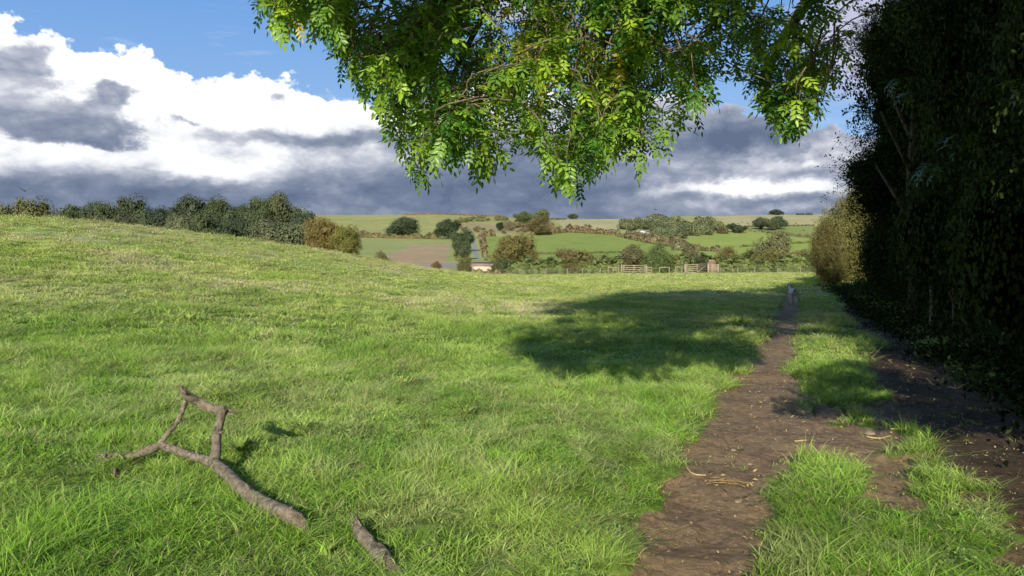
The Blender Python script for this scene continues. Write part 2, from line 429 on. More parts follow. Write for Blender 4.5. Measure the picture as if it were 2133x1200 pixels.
for k, (nm, mt) in enumerate(RN):
    q = Q[region == k]
    if not len(q): continue
    u, invx = np.unique(q, return_inverse=True)
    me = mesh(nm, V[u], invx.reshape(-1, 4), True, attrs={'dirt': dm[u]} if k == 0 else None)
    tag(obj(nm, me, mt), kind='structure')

# ------------------------------------------------------------------ foliage meshes
def rnd_dirs(rg, n):
    v = rg.normal(size=(n, 3)); return v / np.linalg.norm(v, axis=1)[:, None]
def leaf_quads(rg, P, Nn, size, aspect=.6, fold=.12):
    n = len(P); t = rnd_dirs(rg, n); t = t - Nn * (t * Nn).sum(1)[:, None]; t /= np.linalg.norm(t, axis=1)[:, None] + 1e-9
    b = np.cross(Nn, t); s = (np.asarray(size) * np.ones(n))[:, None]
    v = np.stack([P - t * s / 2, P + b * s * aspect / 2 + Nn * s * fold, P + t * s / 2, P - b * s * aspect / 2 + Nn * s * fold], 1).reshape(-1, 3)
    return v, np.arange(4 * n).reshape(-1, 4)
def crown_mesh(name, seed, nb, n, leaf, shape='round', aspect=.75, br=(.15, .27), sprigs=0, spr_len=.07, spr_leaf=None, up=.0, inner=.12):
    rg = np.random.RandomState(seed)
    C = []; Rb = []
    while len(C) < nb:
        d = rnd_dirs(rg, 1)[0]; rad = rg.uniform(.12, .36)
        if shape == 'round': p = d * rad * np.array([1, 1, .95]) + np.array([0, 0, .5])
        elif shape == 'tall': p = d * rad * np.array([.75, .75, 1.0]) + np.array([0, 0, .5])
        else:
            p = d * rad * np.array([1.05, 1.05, 1.25]); p[2] = abs(p[2]) * 1.25 + .12
        r = rg.uniform(*br)
        if shape == 'dome': r *= 1.0 - .3 * max(0, p[2] - .4)
        if p[2] + r > 1.02 or p[2] - r < -.12: continue
        C.append(p); Rb.append(r)
    C = np.array(C); Rb = np.array(Rb); bt = rg.rand(nb)
    pr = Rb ** 2 / (Rb ** 2).sum(); bi = rg.choice(nb, size=int(n * 1.5), p=pr)
    d = rnd_dirs(rg, len(bi)); k = 1.06 - .34 * rg.rand(len(bi)) ** 1.6
    lump = .88 + .24 * rg.rand(nb, 1)[bi, 0] * 0 + .16 * (fbm(d[:, 0] * 3 + bi, d[:, 2] * 3 + d[:, 1] * 2, seed, 2) - .3)
    P = C[bi] + d * (Rb[bi] * k * lump)[:, None]
    keep = np.ones(len(P), bool)
    for j in range(nb):
        keep &= ~((((P - C[j]) ** 2).sum(1) < (Rb[j] * .72) ** 2) & (bi != j))
    P = P[keep][:n]; d = d[keep][:n]; bj = bi[keep][:n]
    Nn = d + rg.normal(size=d.shape) * .42 + np.array([0, 0, up]); Nn /= np.linalg.norm(Nn, axis=1)[:, None]
    sz = leaf * rg.uniform(.6, 1.35, len(P))
    v, f = leaf_quads(rg, P, Nn, sz, aspect)
    clump = fbm(P[:, 0] * 9, P[:, 2] * 9 + P[:, 1] * 7, seed + 5, 3)
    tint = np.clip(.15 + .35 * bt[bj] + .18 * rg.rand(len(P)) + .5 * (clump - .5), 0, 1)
    vs = [v]; fs = [f]; ts = [tint]; off = len(v)
    # opaque inner foliage
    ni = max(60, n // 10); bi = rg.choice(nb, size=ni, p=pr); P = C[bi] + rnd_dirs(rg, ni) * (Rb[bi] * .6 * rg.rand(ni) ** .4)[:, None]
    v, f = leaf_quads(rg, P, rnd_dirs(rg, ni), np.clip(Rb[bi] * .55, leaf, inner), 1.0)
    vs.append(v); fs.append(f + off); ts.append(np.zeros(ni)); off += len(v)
    if sprigs:
        bi = rg.choice(nb, size=sprigs, p=pr); d = rnd_dirs(rg, sprigs); st = C[bi] + d * (Rb[bi] * .95)[:, None]
        dd = d + rg.normal(size=d.shape) * .5 + np.array([0, 0, .25]); dd /= np.linalg.norm(dd, axis=1)[:, None]
        L = spr_len * rg.uniform(.3, 1.2, sprigs); per = 26
        tt = rg.rand(sprigs, per); PP = st[:, None, :] + dd[:, None, :] * (tt * L[:, None])[:, :, None] + rg.normal(size=(sprigs, per, 3)) * (leaf * .75)
        PP[:, :, 2] -= (tt ** 2 * L[:, None]) * .25
        PP = PP.reshape(-1, 3); v, f = leaf_quads(rg, PP, rnd_dirs(rg, len(PP)), (spr_leaf or leaf) * rg.uniform(.6, 1.3, len(PP)), aspect)
        vs.append(v); fs.append(f + off); ts.append(rg.rand(len(PP)) * .8); off += len(v)
        ax = st; tips = st + dd * L[:, None] - np.array([0, 0, .25]) * L[:, None]
        w = leaf * .07; o = np.array([w, 0, 0]); o2 = np.array([0, 0, w])
        v = np.stack([ax - o, ax + o, tips + o2, tips - o2], 1).reshape(-1, 3)
        vs.append(v); fs.append(np.arange(len(v)).reshape(-1, 4) + off); ts.append(np.zeros(sprigs))
    VV = np.concatenate(vs); core = vs[0]
    lo = np.percentile(core, 1.0, axis=0); hi = np.percentile(core, 99.0, axis=0)
    VV[:, 0] = (VV[:, 0] - (lo[0] + hi[0]) / 2) / (hi[0] - lo[0]); VV[:, 1] = (VV[:, 1] - (lo[1] + hi[1]) / 2) / (hi[1] - lo[1]); VV[:, 2] = (VV[:, 2] - lo[2]) / (hi[2] - lo[2])
    return mesh(name, VV, np.concatenate(fs), False, np.concatenate(ts))
CROWN = {
    'r': [crown_mesh('crown', 10 + i, 34, 17000, .019, 'round', br=(.11, .24)) for i in range(4)],
    't': [crown_mesh('crown', 20 + i, 22, 8000, .030, 'tall') for i in range(2)],
    'd': [crown_mesh('crown', 30 + i, 26, 13000, .023, 'dome', br=(.13, .23), sprigs=160, spr_len=.06) for i in range(4)],
    'o': [crown_mesh('crown', 50 + i, 34, 17000, .020, 'round', .5, br=(.10, .23), sprigs=420, spr_len=.06) for i in range(2)],
    'w': [crown_mesh('crown', 40 + i, 30, 14000, .021, 'dome', .4, br=(.15, .24), sprigs=400, spr_len=.10, up=.3) for i in range(2)],
}
def trunk_mesh():
    b = MB()
    b.tube([(0, 0, -.3), (.01, 0, .2), (-.01, .01, .5), (.01, 0, .8)], [.045, .034, .028, .012], 8, .1, 3)
    for k in range(7):
        a = k * 2.4; z = .3 + .06 * k
        b.tube([(0, 0, z), (.12 * cos(a), .12 * sin(a), z + .1), (.26 * cos(a), .26 * sin(a), z + .22)], [.018, .012, .004], 6, .1, k)
    return b.build('trunk', True)
TRUNK = trunk_mesh()
TRUNK.materials.append(M['bark'])
for l in CROWN.values():
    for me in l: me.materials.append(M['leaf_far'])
cnt = [0]
def tree(px0, px1, top, Y, kind, col, name, label, cat='tree', group=None, base=None, depth=1.0, sink=.02, minh=None, parts=True):
    """a tree or bush standing on the terrain at depth Y (or where picture row `base` meets the ground)"""
    if base is not None: Y = farY((px0 + px1) / 2, base)
    x = ((px0 + px1) / 2 - CX) / F * Y; w = (1.5 if 178 < Y < 245 and kind == 'r' else 1.14) * (px1 - px0) / F * Y
    z0 = gz(x, Y); zt = EYE - (top - HY) / F * Y; h = max(zt - z0, .4 * w if minh is None else minh)
    cnt[0] += 1; i = cnt[0]; me = CROWN[kind][i % len(CROWN[kind])]
    dome = kind in 'dw'
    lift = .04 * h if kind == 'o' else 0 if dome else min(max(.10 * h, h - w * 1.25), .45 * h)
    if parts:
        root = empty(name, (x, Y, z0), label, cat, group)
        t = obj('trunk', TRUNK, None, root); t.scale = (h * .8, h * .8, h * .9)
        c = obj('crown' if not dome else 'foliage', me, None, root)
        c.location = (0, 0, lift - sink * h)
    else:
        c = tag(obj(name, me), label, cat, group); c.location = (x, Y, z0 + lift - sink * h)
    c.scale = (w, w * depth, (h - lift) * (1 + sink)); c.rotation_euler = (0, 0, (i * 1.7) % 6.28)
    j = (1 + .14 * (((i * 37) % 11) / 10 - .5)) * (2.0 if Y > 150 else 1.75)  # trees across the valley lightened, haze painted into their colour
    c.color = (col[0] * j, col[1] * j, col[2] * j, 1)
    return c

# green / brown foliage colours
DG = (.044, .060, .032); MG = (.058, .078, .034); OL = (.105, .115, .044); GR = (.085, .098, .052); BR = (.125, .108, .052); RU = (.20, .10, .035); YG = (.15, .15, .045); BLG = (.042, .062, .036)
gw = 'trees of the wood behind the grassy mound'
for t in [
    (-40, 40, 432, 240, 'r', MG, 'pale green tree cut by the left edge of the picture'),
    (8, 80, 417, 235, 'r', OL, 'olive green tree at the far left end of the wood'),
    (58, 150, 416, 232, 'r', OL, 'broad pale olive tree second from the left end of the wood'),
    (136, 200, 424, 236, 'r', MG, 'low rounded tree just left of the dark dip in the wood'),
    (178, 242, 424, 234, 'r', DG, 'low dark rounded tree in the left half of the wood'),
    (222, 290, 416, 226, 'r', MG, 'mid green round-headed tree leaning on a darker neighbour in the wood'),
    (272, 346, 411, 228, 'r', DG, 'dark broad-headed tree in the middle of the wood'),
    (338, 378, 429, 240, 't', BLG, 'narrow blue-green tree in shadow between two broad ones'),
    (372, 440, 408, 226, 'r', DG, 'tall flat-topped dark tree in the middle of the wood'),
    (430, 456, 416, 238, 't', BLG, 'slim dark tree wedged behind two tall ones'),
    (446, 500, 411, 226, 'r', MG, 'tall green tree left of the tallest pair'),
    (485, 523, 426, 232, 'r', DG, 'smaller dark tree tucked left of the tallest tree'),
    (513, 575, 413, 218, 'r', MG, 'green topped tall tree left of the tallest crown'),
    (545, 618, 406, 222, 'r', (.08, .095, .04), 'tallest tree of the wood with a layered olive crown'),
    (610, 658, 441, 214, 't', BLG, 'dark bluish tree at the right hand end of the wood'),
    (345, 400, 446, 205, 'r', GR, 'grey green lower tree in front of the wood, left of centre'),
    (395, 460, 441, 200, 'r', MG, 'rounded lower tree standing in front of the tall flat-topped one'),
    (455, 522, 452, 196, 'r', DG, 'dark lower tree filling the front of the wood'),
    (520, 560, 434, 205, 't', MG, 'bright edged upright tree in front of the tallest one'),
    (535, 632, 459, 180, 'r', GR, 'grey green willow like tree low in front of the tallest tree'),
    (280, 345, 448, 206, 'r', DG, 'dark lower tree half hidden by the mound below the broad-headed tree'),
    (225, 285, 446, 212, 'r', GR, 'grey green tree low behind the crest left of the wood centre')]:
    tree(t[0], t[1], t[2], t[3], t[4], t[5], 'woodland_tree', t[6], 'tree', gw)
tree(642, 716, 455, 84, 'o', (.16, .13, .045), 'autumn_bush', 'russet leaved bush at the end of the wood, left one of the joined pair', 'bush')
tree(692, 746, 473, 80, 'o', (.14, .14, .04), 'autumn_bush', 'yellow green bush with rust tips joined to a russet one by the mound', 'bush')
# middle distance, left of the big autumn tree
tree(808, 870, 453, 0, 'r', (.055, .075, .042), 'field_tree', 'dark round tree standing alone in the hedge above the ploughed field', base=496)
tree(909, 958, 457, 0, 'r', (.055, .075, .040), 'field_tree', 'dark tree above the top corner of the ploughed field', base=498)
tree(938, 984, 477, 0, 'r', (.062, .085, .038), 'roadside_tree', 'round green tree on the left side of the lane', base=524)
tree(944, 982, 502, 0, 'r', (.075, .095, .045), 'roadside_tree', 'lower green tree below the round one on the lane', base=541)
tree(780, 818, 527, 165, 'd', BR, 'shrub', 'low brown shrub at the near edge of the ploughed field', 'shrub')
tree(955, 982, 536, 135, 'd', (.10, .10, .035), 'shrub', 'green bush against the left end of the pale barn', 'shrub')
tree(893, 918, 545, 115, 'd', (.16, .11, .06), 'shrub', 'small dry shrub on the crest left of the barn', 'shrub')
tree(1034, 1112, 490, 118, 'o', (.145, .13, .045), 'hedgerow_tree', 'broad autumn tinted tree with a dense russet green dome right of the barn', 'tree')
tree(1034, 1048, 463, 0, 't', (.035, .055, .028), 'conifer', 'small dark upright conifer on the scrubby hillside', 'conifer', base=481)
tree(1073, 1108, 441, 0, 'r', (.085, .105, .04), 'hill_tree', 'rounded green tree on the skyline of the scrubby hill', base=473)
tree(1112, 1142, 435, 0, 'r', (.10, .115, .04), 'hill_tree', 'highest green tree on the skyline right of its rounded neighbour', base=470)
tree(1100, 1144, 453, 0, 'r', BR, 'hill_tree', 'purplish brown tree below the highest skyline tree', base=490)
tree(1183, 1204, 445, 1290, 'r', (.075, .10, .04), 'hill_tree', 'small lone tree on the bare skyline', minh=9)
tree(1604, 1628, 437, 1290, 'd', (.05, .07, .045), 'hill_tree', 'domed clump of trees alone on the straw coloured skyline', minh=9)
g2 = 'trees grouped above the upper pasture'
tree(1569, 1597, 452, 0, 'r', (.065, .085, .05), 'hill_tree', 'left one of three trees grouped above the upper pasture', group=g2, base=478)
tree(1590, 1620, 455, 0, 'r', (.085, .10, .05), 'hill_tree', 'paler middle tree of the three grouped above the upper pasture', group=g2, base=480)
tree(1606, 1639, 450, 0, 'r', (.06, .08, .05), 'hill_tree', 'darker right hand tree of the three above the upper pasture', group=g2, base=478)
tree(1515, 1538, 465, 0, 'r', (.05, .075, .04), 'hill_tree', 'dark round tree at the right end of the valley wood', base=484)
tree(1530, 1554, 468, 0, 'r', (.07, .085, .045), 'hill_tree', 'round tree beside the dark one at the end of the valley wood', base=486)
tree(1498, 1516, 470, 0, 'd', BR, 'shrub', 'small brown bush left of the dark round tree', 'shrub', base=487)
tree(1572, 1638, 487, 160, 'd', (.10, .105, .05), 'field_tree', 'grey green domed tree standing above the right part of the hedge', 'tree')
# hedges and scrub seen from afar: one thing per hedge
def hedge_run(pts, hpx, seed, col, name, label, wpx=None, kind='hedge', group=None, jitter=.5, Yfix=None, n=None, cat=None):
    """a run of clumps along picture points on the far terrain, one mesh"""
    rg = np.random.RandomState(seed); vs = []; fs = []; ts = []; off = 0
    pts = np.array(pts, float); seg = np.linalg.norm(np.diff(pts, axis=0), axis=1); L = seg.sum(); step = (wpx or hpx) * .42
    m = n or max(3, int(L / step)); cum = np.concatenate([[0], np.cumsum(seg)])
    for k in range(m):
        u = (k + rg.rand() * .6) / m * L; px = np.interp(u, cum, pts[:, 0]); py = np.interp(u, cum, pts[:, 1])
        Y = farY(px, py) if Yfix is None else Yfix; x = (px - CX) / F * Y
        s = Y / F; h = hpx * s * rg.uniform(1 - jitter, 1 + jitter * .6); w = (wpx or hpx) * s * rg.uniform(.8, 1.3)
        z0 = gz(x, Y); nn = 170
        d = rnd_dirs(rg, nn); d[:, 2] = np.abs(d[:, 2]) ; kk = rg.uniform(.75, 1.08, nn)[:, None]
        P = np.array([x, Y, z0]) + d * kk * np.array([w * .6, w * .5, h])
        Nn = d + rg.normal(size=d.shape) * .35; Nn /= np.linalg.norm(Nn, axis=1)[:, None]
        v, f = leaf_quads(rg, P, Nn, h * .30 * rg.uniform(.6, 1.3, nn), .9)
        vs.append(v); fs.append(f + off); off += len(v)
        ts.append(np.clip(.2 + .45 * rg.rand() + .35 * rg.rand(nn) - .2 * (d[:, 2] < .3), 0, 1))
    me = mesh(name, np.concatenate(vs), np.concatenate(fs), False, np.concatenate(ts)); o = obj(name, me, M['leaf_far'])
    o.color = tuple(q * 1.85 for q in col) + (1,)
    return tag(o, label, cat or kind, group, None if kind != 'stuff' else 'stuff')
hedge_run([(742, 495), (800, 496), (870, 497), (912, 498)], 8, 1, BR, 'hedge', 'long low brown hedge between the ploughed field and the hill')
hedge_run([(742, 487), (790, 493)], 7, 2, BR, 'hedge', 'short scrubby hedge on the slope right of the autumn bush')
hedge_run([(893, 494), (912, 496)], 10, 3, (.075, .085, .04), 'hedge', 'short dark hedge joining the tree at the corner of the ploughed field')
hedge_run([(1003, 494), (1007, 510), (1009, 528), (1012, 541)], 13, 4, (.12, .105, .055), 'hedge', 'clumpy hedge climbing beside the lane on its right', 11)
hedge_run([(1012, 493), (1028, 492)], 9, 5, BR, 'hedge', 'short hedge at the top left corner of the green pasture')
hedge_run([(1015, 542), (1040, 550)], 12, 6, OL, 'hedge', 'olive hedge between the lane and the broad autumn tree', 14)
hedge_run([(955, 543), (975, 546)], 9, 7, OL, 'hedge', 'small olive hedge at the bend of the lane', 12)
hedge_run([(1112, 529), (1180, 530), (1240, 528), (1300, 527), (1345, 528)], 3.6, 8, (.075, .095, .035), 'hedge', 'thin dark hedge line across the lower green pasture')
hedge_run([(1110, 489), (1150, 487), (1180, 484), (1235, 487), (1290, 490)], 10, 9, (.125, .105, .055), 'hedge', 'brownish hedge along the top of the green pasture')
hedge_run([(1185, 483), (1212, 485), (1240, 486)], 14, 19, (.14, .105, .06), 'hedge', 'taller brown scrub behind the pasture top hedge', 16)
hedge_run([(1290, 492), (1340, 503), (1400, 514), (1440, 521)], 13, 10, (.115, .10, .055), 'hedge', 'thick brown hedge falling to the right below the white farm buildings', 18)
hedge_run([(1440, 520), (1465, 523), (1500, 524)], 10, 11, (.115, .105, .055), 'hedge', 'brown hedge below the bright pasture')
hedge_run([(1410, 521), (1440, 524)], 16, 12, (.085, .085, .045), 'hedge', 'dark tall clump in the hedge left of the bright pasture', 20)
hedge_run([(1550, 474), (1600, 472.5), (1695, 471)], 3.4, 13, (.085, .095, .045), 'hedge', 'thin dark hedge line along the foot of the straw coloured hill')
hedge_run([(1590, 484), (1640, 491), (1695, 496)], 5.5, 14, (.10, .115, .045), 'hedge', 'green hedge sloping between the two upper pastures')
hedge_run([(1636, 509), (1695, 506)], 4, 15, (.10, .115, .04), 'hedge', 'low hedge line in the pasture at the right below the sloping one')
hedge_run([(1542, 515), (1580, 512)], 4, 16, (.10, .11, .04), 'hedge', 'short low hedge left of the grey green domed tree')
hedge_run([(840, 448), (870, 447.6), (905, 447.4), (950, 448.4), (1000, 450.5), (1050, 452)], 3.0, 17, (.16, .11, .055), 'hedge', 'low russet hedge on the skyline left of centre')
hedge_run([(1142, 457.5), (1178, 458)], 3.2, 18, (.07, .085, .045), 'hedge', 'low dark hedge on the skyline left of the lone tree')
hedge_run([(1660, 448), (1675, 448)], 3.4, 20, (.05, .065, .045), 'hedge', 'left one of two low dark thickets on the right skyline')
hedge_run([(1680, 448), (1692, 448)], 4.2, 21, (.05, .065, .045), 'hedge', 'right one of two low dark thickets on the right skyline')
def scatter_px(poly, n, rg):
    xs = [p[0] for p in poly]; ys = [p[1] for p in poly]; out = []
    while len(out) < n:
        a = rg.uniform(min(xs), max(xs)); b = rg.uniform(min(ys), max(ys))
        if in_poly(np.array([a]), np.array([b]), poly)[0]: out.append((a, b))
    return out
def wood_mass(poly, n, hr, cols, seed, name, label, cat):
    """a far wood that reads as one mass: clumped crowns in one object"""
    rg = np.random.RandomState(seed); pts = sorted(scatter_px(poly, n, rg), key=lambda p: p[1]); vs = []; fs = []; ts = []; off = 0
    for (px, py) in pts:
        Y = farY(px, py); x = (px - CX) / F * Y; s = Y / F; h = rg.uniform(*hr) * s; w = h * rg.uniform(.9, 1.5); z0 = gz(x, Y)
        tone = rg.rand()
        for q in range(5):
            c = np.array([x + rg.uniform(-.3, .3) * w, Y + rg.uniform(-.3, .3) * w, z0 + h * rg.uniform(.35, .72)]); r = rg.uniform(.22, .36)
            nn = 150; d = rnd_dirs(rg, nn); P = c + d * rg.uniform(.8, 1.08, nn)[:, None] * np.array([w * r, w * r, h * r])
            Nn = d + rg.normal(size=d.shape) * .35; Nn /= np.linalg.norm(Nn, axis=1)[:, None]
            v, f = leaf_quads(rg, P, Nn, h * .12 * rg.uniform(.6, 1.3, nn), .9)
            vs.append(v); fs.append(f + off); off += len(v); ts.append(np.clip(.15 + .5 * tone + .3 * rg.rand(nn), 0, 1))
    me = mesh(name, np.concatenate(vs), np.concatenate(fs), False, np.concatenate(ts)); o = obj(name, me, M['leaf_far']); o.color = tuple(q * 1.95 for q in cols) + (1,)
    return tag(o, label, cat, None, 'stuff')
wood_mass([(1290, 478), (1300, 474), (1370, 470), (1450, 470), (1490, 474), (1512, 482), (1500, 488), (1420, 498), (1405, 505), (1365, 500), (1358, 480), (1300, 481)],
          90, (14, 25), (.075, .088, .045), 5, 'woodland', 'dense mixed wood around the white farm buildings across the valley', 'wood')
wood_mass([(1290, 492), (1330, 493), (1400, 500), (1440, 512), (1400, 512), (1340, 500)], 36, (9, 15), (.115, .10, .058), 6, 'woodland', 'brownish tree belt below the white farm buildings', 'wood')
wood_mass([(1050, 462), (1110, 465), (1150, 470), (1170, 482), (1110, 488), (1070, 486), (1040, 476)], 40, (7, 14), (.115, .098, .055), 7, 'scrub', 'brown and grey scrub on the hill below the skyline trees', 'scrub')
wood_mass([(945, 462), (985, 456), (1050, 456), (1060, 462), (1010, 462), (955, 468)], 34, (6, 11), (.10, .105, .045), 8, 'scrub', 'dark green scrub above the sandy bank beside the lane', 'scrub')
wood_mass([(955, 478), (985, 474), (1030, 486), (1060, 486), (1030, 492), (1000, 490)], 16, (5, 9), (.11, .10, .05), 9, 'scrub', 'low scrub where the lane meets the sandy bank', 'scrub')
wood_mass([(742, 484), (800, 490), (742, 496)], 12, (5, 8), (.12, .11, .07), 10, 'scrub', 'grey brown scrub on the slope beside the yellow green bush', 'scrub')
# near hedge bushes behind the fence
gb = 'bushes of the hedge behind the field fence'
B = [(1035, 1085, 540, 'd', (.07, .085, .032), 'dark green bush under the left side of the broad autumn tree'),
     (1085, 1128, 545, 'd', (.09, .12, .045), 'bright edged bush under the right side of the broad autumn tree'),
     (1118, 1172, 541, 'd', OL, 'olive bush between the broad autumn tree and the ginger domed bush'),
     (1158, 1238, 520, 'o', (.15, .13, .055), 'ginger brown domed bush standing above the fence'),
     (1150, 1205, 549, 'd', (.095, .105, .035), 'green bush at the foot of the ginger dome, left side'),
     (1200, 1262, 545, 'd', (.10, .105, .035), 'green bush at the foot of the ginger dome, right side'),
     (1238, 1300, 532, 'w', (.105, .125, .04), 'fresh green bush left of the long gate'),
     (1282, 1345, 513, 'd', (.115, .11, .05), 'tall grey brown bush directly behind the long gate'),
     (1330, 1372, 531, 'd', (.14, .135, .055), 'pale olive bush above the right post of the long gate'),
     (1346, 1396, 508, 'w', (.105, .145, .05), 'light green upright bush between the two gates'),
     (1368, 1432, 527, 'd', (.15, .145, .045), 'yellow olive bush left of the leaning gate'),
     (1418, 1456, 516, 'd', (.10, .10, .045), 'dark narrow bush behind the leaning gate'),
     (1440, 1480, 535, 'd', (.085, .095, .05), 'grey green bush above the right half of the leaning gate'),
     (1488, 1545, 516, 'w', (.135, .12, .042), 'rust topped bush right of the brick pillar'),
     (1530, 1592, 520, 'w', (.11, .12, .04), 'brown green bush second from the brick pillar'),
     (1575, 1640, 521, 'w', (.14, .14, .042), 'golden green bush third from the brick pillar'),
     (1630, 1680, 525, 'd', (.16, .13, .05), 'tawny bush at the right end of the hedge by the track'),
     (1655, 1712, 522, 'd', (.13, .12, .045), 'olive bush meeting the tall sunlit hawthorn')]
for i, b in enumerate(B):
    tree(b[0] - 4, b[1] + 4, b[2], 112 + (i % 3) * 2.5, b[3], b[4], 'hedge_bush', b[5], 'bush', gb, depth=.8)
hedge_run([(986, 562), (1042, 562)], 13, 63, (.12, .10, .05), 'scrub_strip', 'low brown scrub along the fence in front of the pale barn', 12, Yfix=108, jitter=.3, cat='scrub')
for (a, b, Yh, sd, lb) in [(1060, 1290, 110, 60, 'bramble growth low along the fence left of the long gate'), (1340, 1480, 112, 61, 'bramble growth low behind the two gates'), (1490, 1715, 109, 62, 'bramble growth low along the hedge right of the gates')]:
    rg = np.random.RandomState(sd)
    hedge_run([(a, 560), (b, 560)], 35, sd, (.072, .092, .032), 'bramble_hedge', lb, 20, Yfix=Yh, jitter=.35, cat='bramble')

# ------------------------------------------------------------------ fence, gates, buildings
def P3(px, py, Y): return np.array(W(px, py, Y))
def on_ground(px, Y, up=0.0):
    x = (px - CX) / F * Y; return np.array([x, Y, gz(x, Y) + up])
def fence(name, label, pxs, Y, hgt, rails, w=.11, wires=0):
    p0 = on_ground(pxs[0], Y); root = empty(name, tuple(p0), label, 'fence')
    for k, px in enumerate(pxs):
        p = on_ground(px, Y) - p0; b = MB(); tilt = .03 * sin(k * 2.3)
        b.tube([p + (0, 0, -.2), p + (tilt * .5, 0, hgt * .5), p + (tilt, 0, hgt)], [w * .55, w * .52, w * .5], 7, .06, k)
        obj('post', b.build('post'), M['post'], root)
    for h in rails:
        b = MB(); pr = None
        for px in pxs:
            p = on_ground(px, Y) - p0 + (0, -.09, h)
            if pr is not None: b.bar(pr, p, .06, .10)
            pr = p
        obj('rail', b.build('rail'), M['wood'], root)
    if wires:
        b = MB()
        for h in np.linspace(.25, hgt - .1, wires):
            pr = None
            for px in pxs:
                p = on_ground(px, Y) - p0 + (0, -.05, h)
                if pr is not None: b.bar(pr, p, .012, .012)
                pr = p
        obj('wire', b.build('wire'), M['wire'], root)
    return root
fence('field_fence', 'wire stock fence on weathered posts left of the long gate', [985, 1033, 1090, 1137, 1182, 1214, 1250], 104.5, .95, [], .12, 3)
fence('field_fence', 'wire stock fence on posts right of the small gate', [1500, 1526, 1537, 1572, 1620, 1668], 104.5, .85, [], .11, 3)
fence('rail_fence', 'short post and rail fence joining the left end of the long gate', [1267, 1277, 1289], 104, 1.15, [1.05], .13)
fence('rail_fence', 'three rail fence stub at the right of the long gate', [1349, 1357], 104, 1.1, [.35, .65, .98], .13)
fence('rail_fence', 'single rail fence between the two gates, left piece', [1374, 1394], 104.5, 1.05, [.98], .13)
fence('rail_fence', 'single rail fence between the two gates, right piece', [1407, 1420], 104.5, 1.05, [.98], .13)
def gate(name, label, pa, pb, Ya, Yb, h=1.25, drop=.0, nb=5, posts=True):
    a = on_ground(pa, Ya); b_ = on_ground(pb, Yb); root = empty(name, tuple(a), label, 'gate'); d = b_ - a
    u = d / np.linalg.norm(d)
    if posts:
        for p in (a, b_):
            m = MB(); m.box(p - a + (0, 0, .65), (.16, .16, 1.5), taper=.92); obj('gate_post', m.build('gate_post'), M['wood'], root)
    q0 = u * .2; q1 = d - u * .2 - np.array([0, 0, drop])
    for k in range(nb):
        z = .18 + k * (h - .22) / (nb - 1); m = MB(); m.bar(q0 + (0, 0, z + .05), q1 + (0, 0, z + .05), .05, .095); obj('bar', m.build('bar'), M['wood'], root)
    m = MB()
    off = np.array([0, -.06, 0])
    for f in (0, .5, 1): 
        p = q0 * (1 - f) + q1 * f + off; m.bar(p + (0, 0, .12), p + (0, 0, h + .08), .09, .05)
    mid = (q0 + q1) / 2
    m.bar(q0 + off * 2 + (0, 0, h), mid + off * 2 + (0, 0, .2), .09, .045)
    if nb > 4: m.bar(q1 + off * 2 + (0, 0, h), mid + off * 2 + (0, 0, .2), .09, .045)
    obj('brace', m.build('brace'), M['wood'], root)
    return root
gate('field_gate', 'long five bar wooden gate standing upright between two posts', 1295, 1346, 103.5, 103.8)
gate('field_gate', 'leaning five bar wooden gate sagging to the right beside the brick pillar', 1427, 1476, 101, 104, 1.25, -.12)
gate('wicket_gate', 'small wooden wicket gate in front of the brick pillar', 1483, 1496, 103.5, 103.8, 1.25, 0, 5)
o = on_ground(1482, 108); root = empty('brick_pillar', tuple(o), 'red brick block with pale cap behind the wicket gate', 'pillar')
m = MB(); m.box((0, 0, .9), (1.0, .9, 2.0)); obj('brickwork', m.build('brickwork'), M['brick'], root)
m = MB(); m.box((0, 0, 1.98), (.75, .8, .18)); obj('capstone', m.build('capstone'), M['stone'], root)
# barn
def building(name, label, px0, px1, ytop_eave, ytop_ridge, Y, depth, wall, roof, windows=0, zbase=None, cat='building', rz=0.0):
    s = Y / F; w = (px1 - px0) * s; x = ((px0 + px1) / 2 - CX) * s; ze = EYE - (ytop_eave - HY) * s; zr = EYE - (ytop_ridge - HY) * s
    z0 = gz(x, Y) - .5; root = empty(name, (x, Y, z0), label, cat, rz=rz); he = ze - z0; hr = zr - z0
    v = [(-w / 2, 0, 0), (w / 2, 0, 0), (w / 2, depth, 0), (-w / 2, depth, 0), (-w / 2, 0, he), (w / 2, 0, he), (w / 2, depth, he), (-w / 2, depth, he), (-w / 2, depth / 2, hr - .12), (w / 2, depth / 2, hr - .12)]
    m = MB(); m.add(v, [(0, 1, 5, 4), (3, 7, 6, 2), (1, 2, 6, 9, 5), (0, 4, 8, 7, 3)]); obj('wall', m.build('wall'), wall, root)
    e = .35; m = MB(); sl = (hr - he) / (depth / 2)
    for sy in (0, 1):
        y0 = -e if sy == 0 else depth + e; zz = he - e * sl
        v = [(-w / 2 - e, y0, zz), (w / 2 + e, y0, zz), (w / 2 + e, depth / 2, hr), (-w / 2 - e, depth / 2, hr)]
        v2 = [(a, b, c + .15) for a, b, c in v]
        m.add(v + v2, [(0, 1, 2, 3), (4, 5, 6, 7), (0, 1, 5, 4), (1, 2, 6, 5), (2, 3, 7, 6), (3, 0, 4, 7)])
    obj('roof', m.build('roof'), roof, root)
    for k in range(windows):
        cx = -w / 2 + w * (k + .5) / windows; m = MB(); m.box((cx, -.02, he * .55), (w / windows * .28, .08, he * .35)); obj('window', m.build('window'), M['glass'], root)
    return root
building('barn', 'low pale walled barn with brown roof where the lane meets the field', 984, 1023, 553, 548, 150, 7, M['pale'], M['tile'], 5, cat='barn', rz=-.08)
building('shed', 'grey roofed lean-to shed against the right end of the pale barn', 1025.5, 1038, 557, 552, 152, 5, M['pale'], M['tin'], 1, cat='shed', rz=.2)
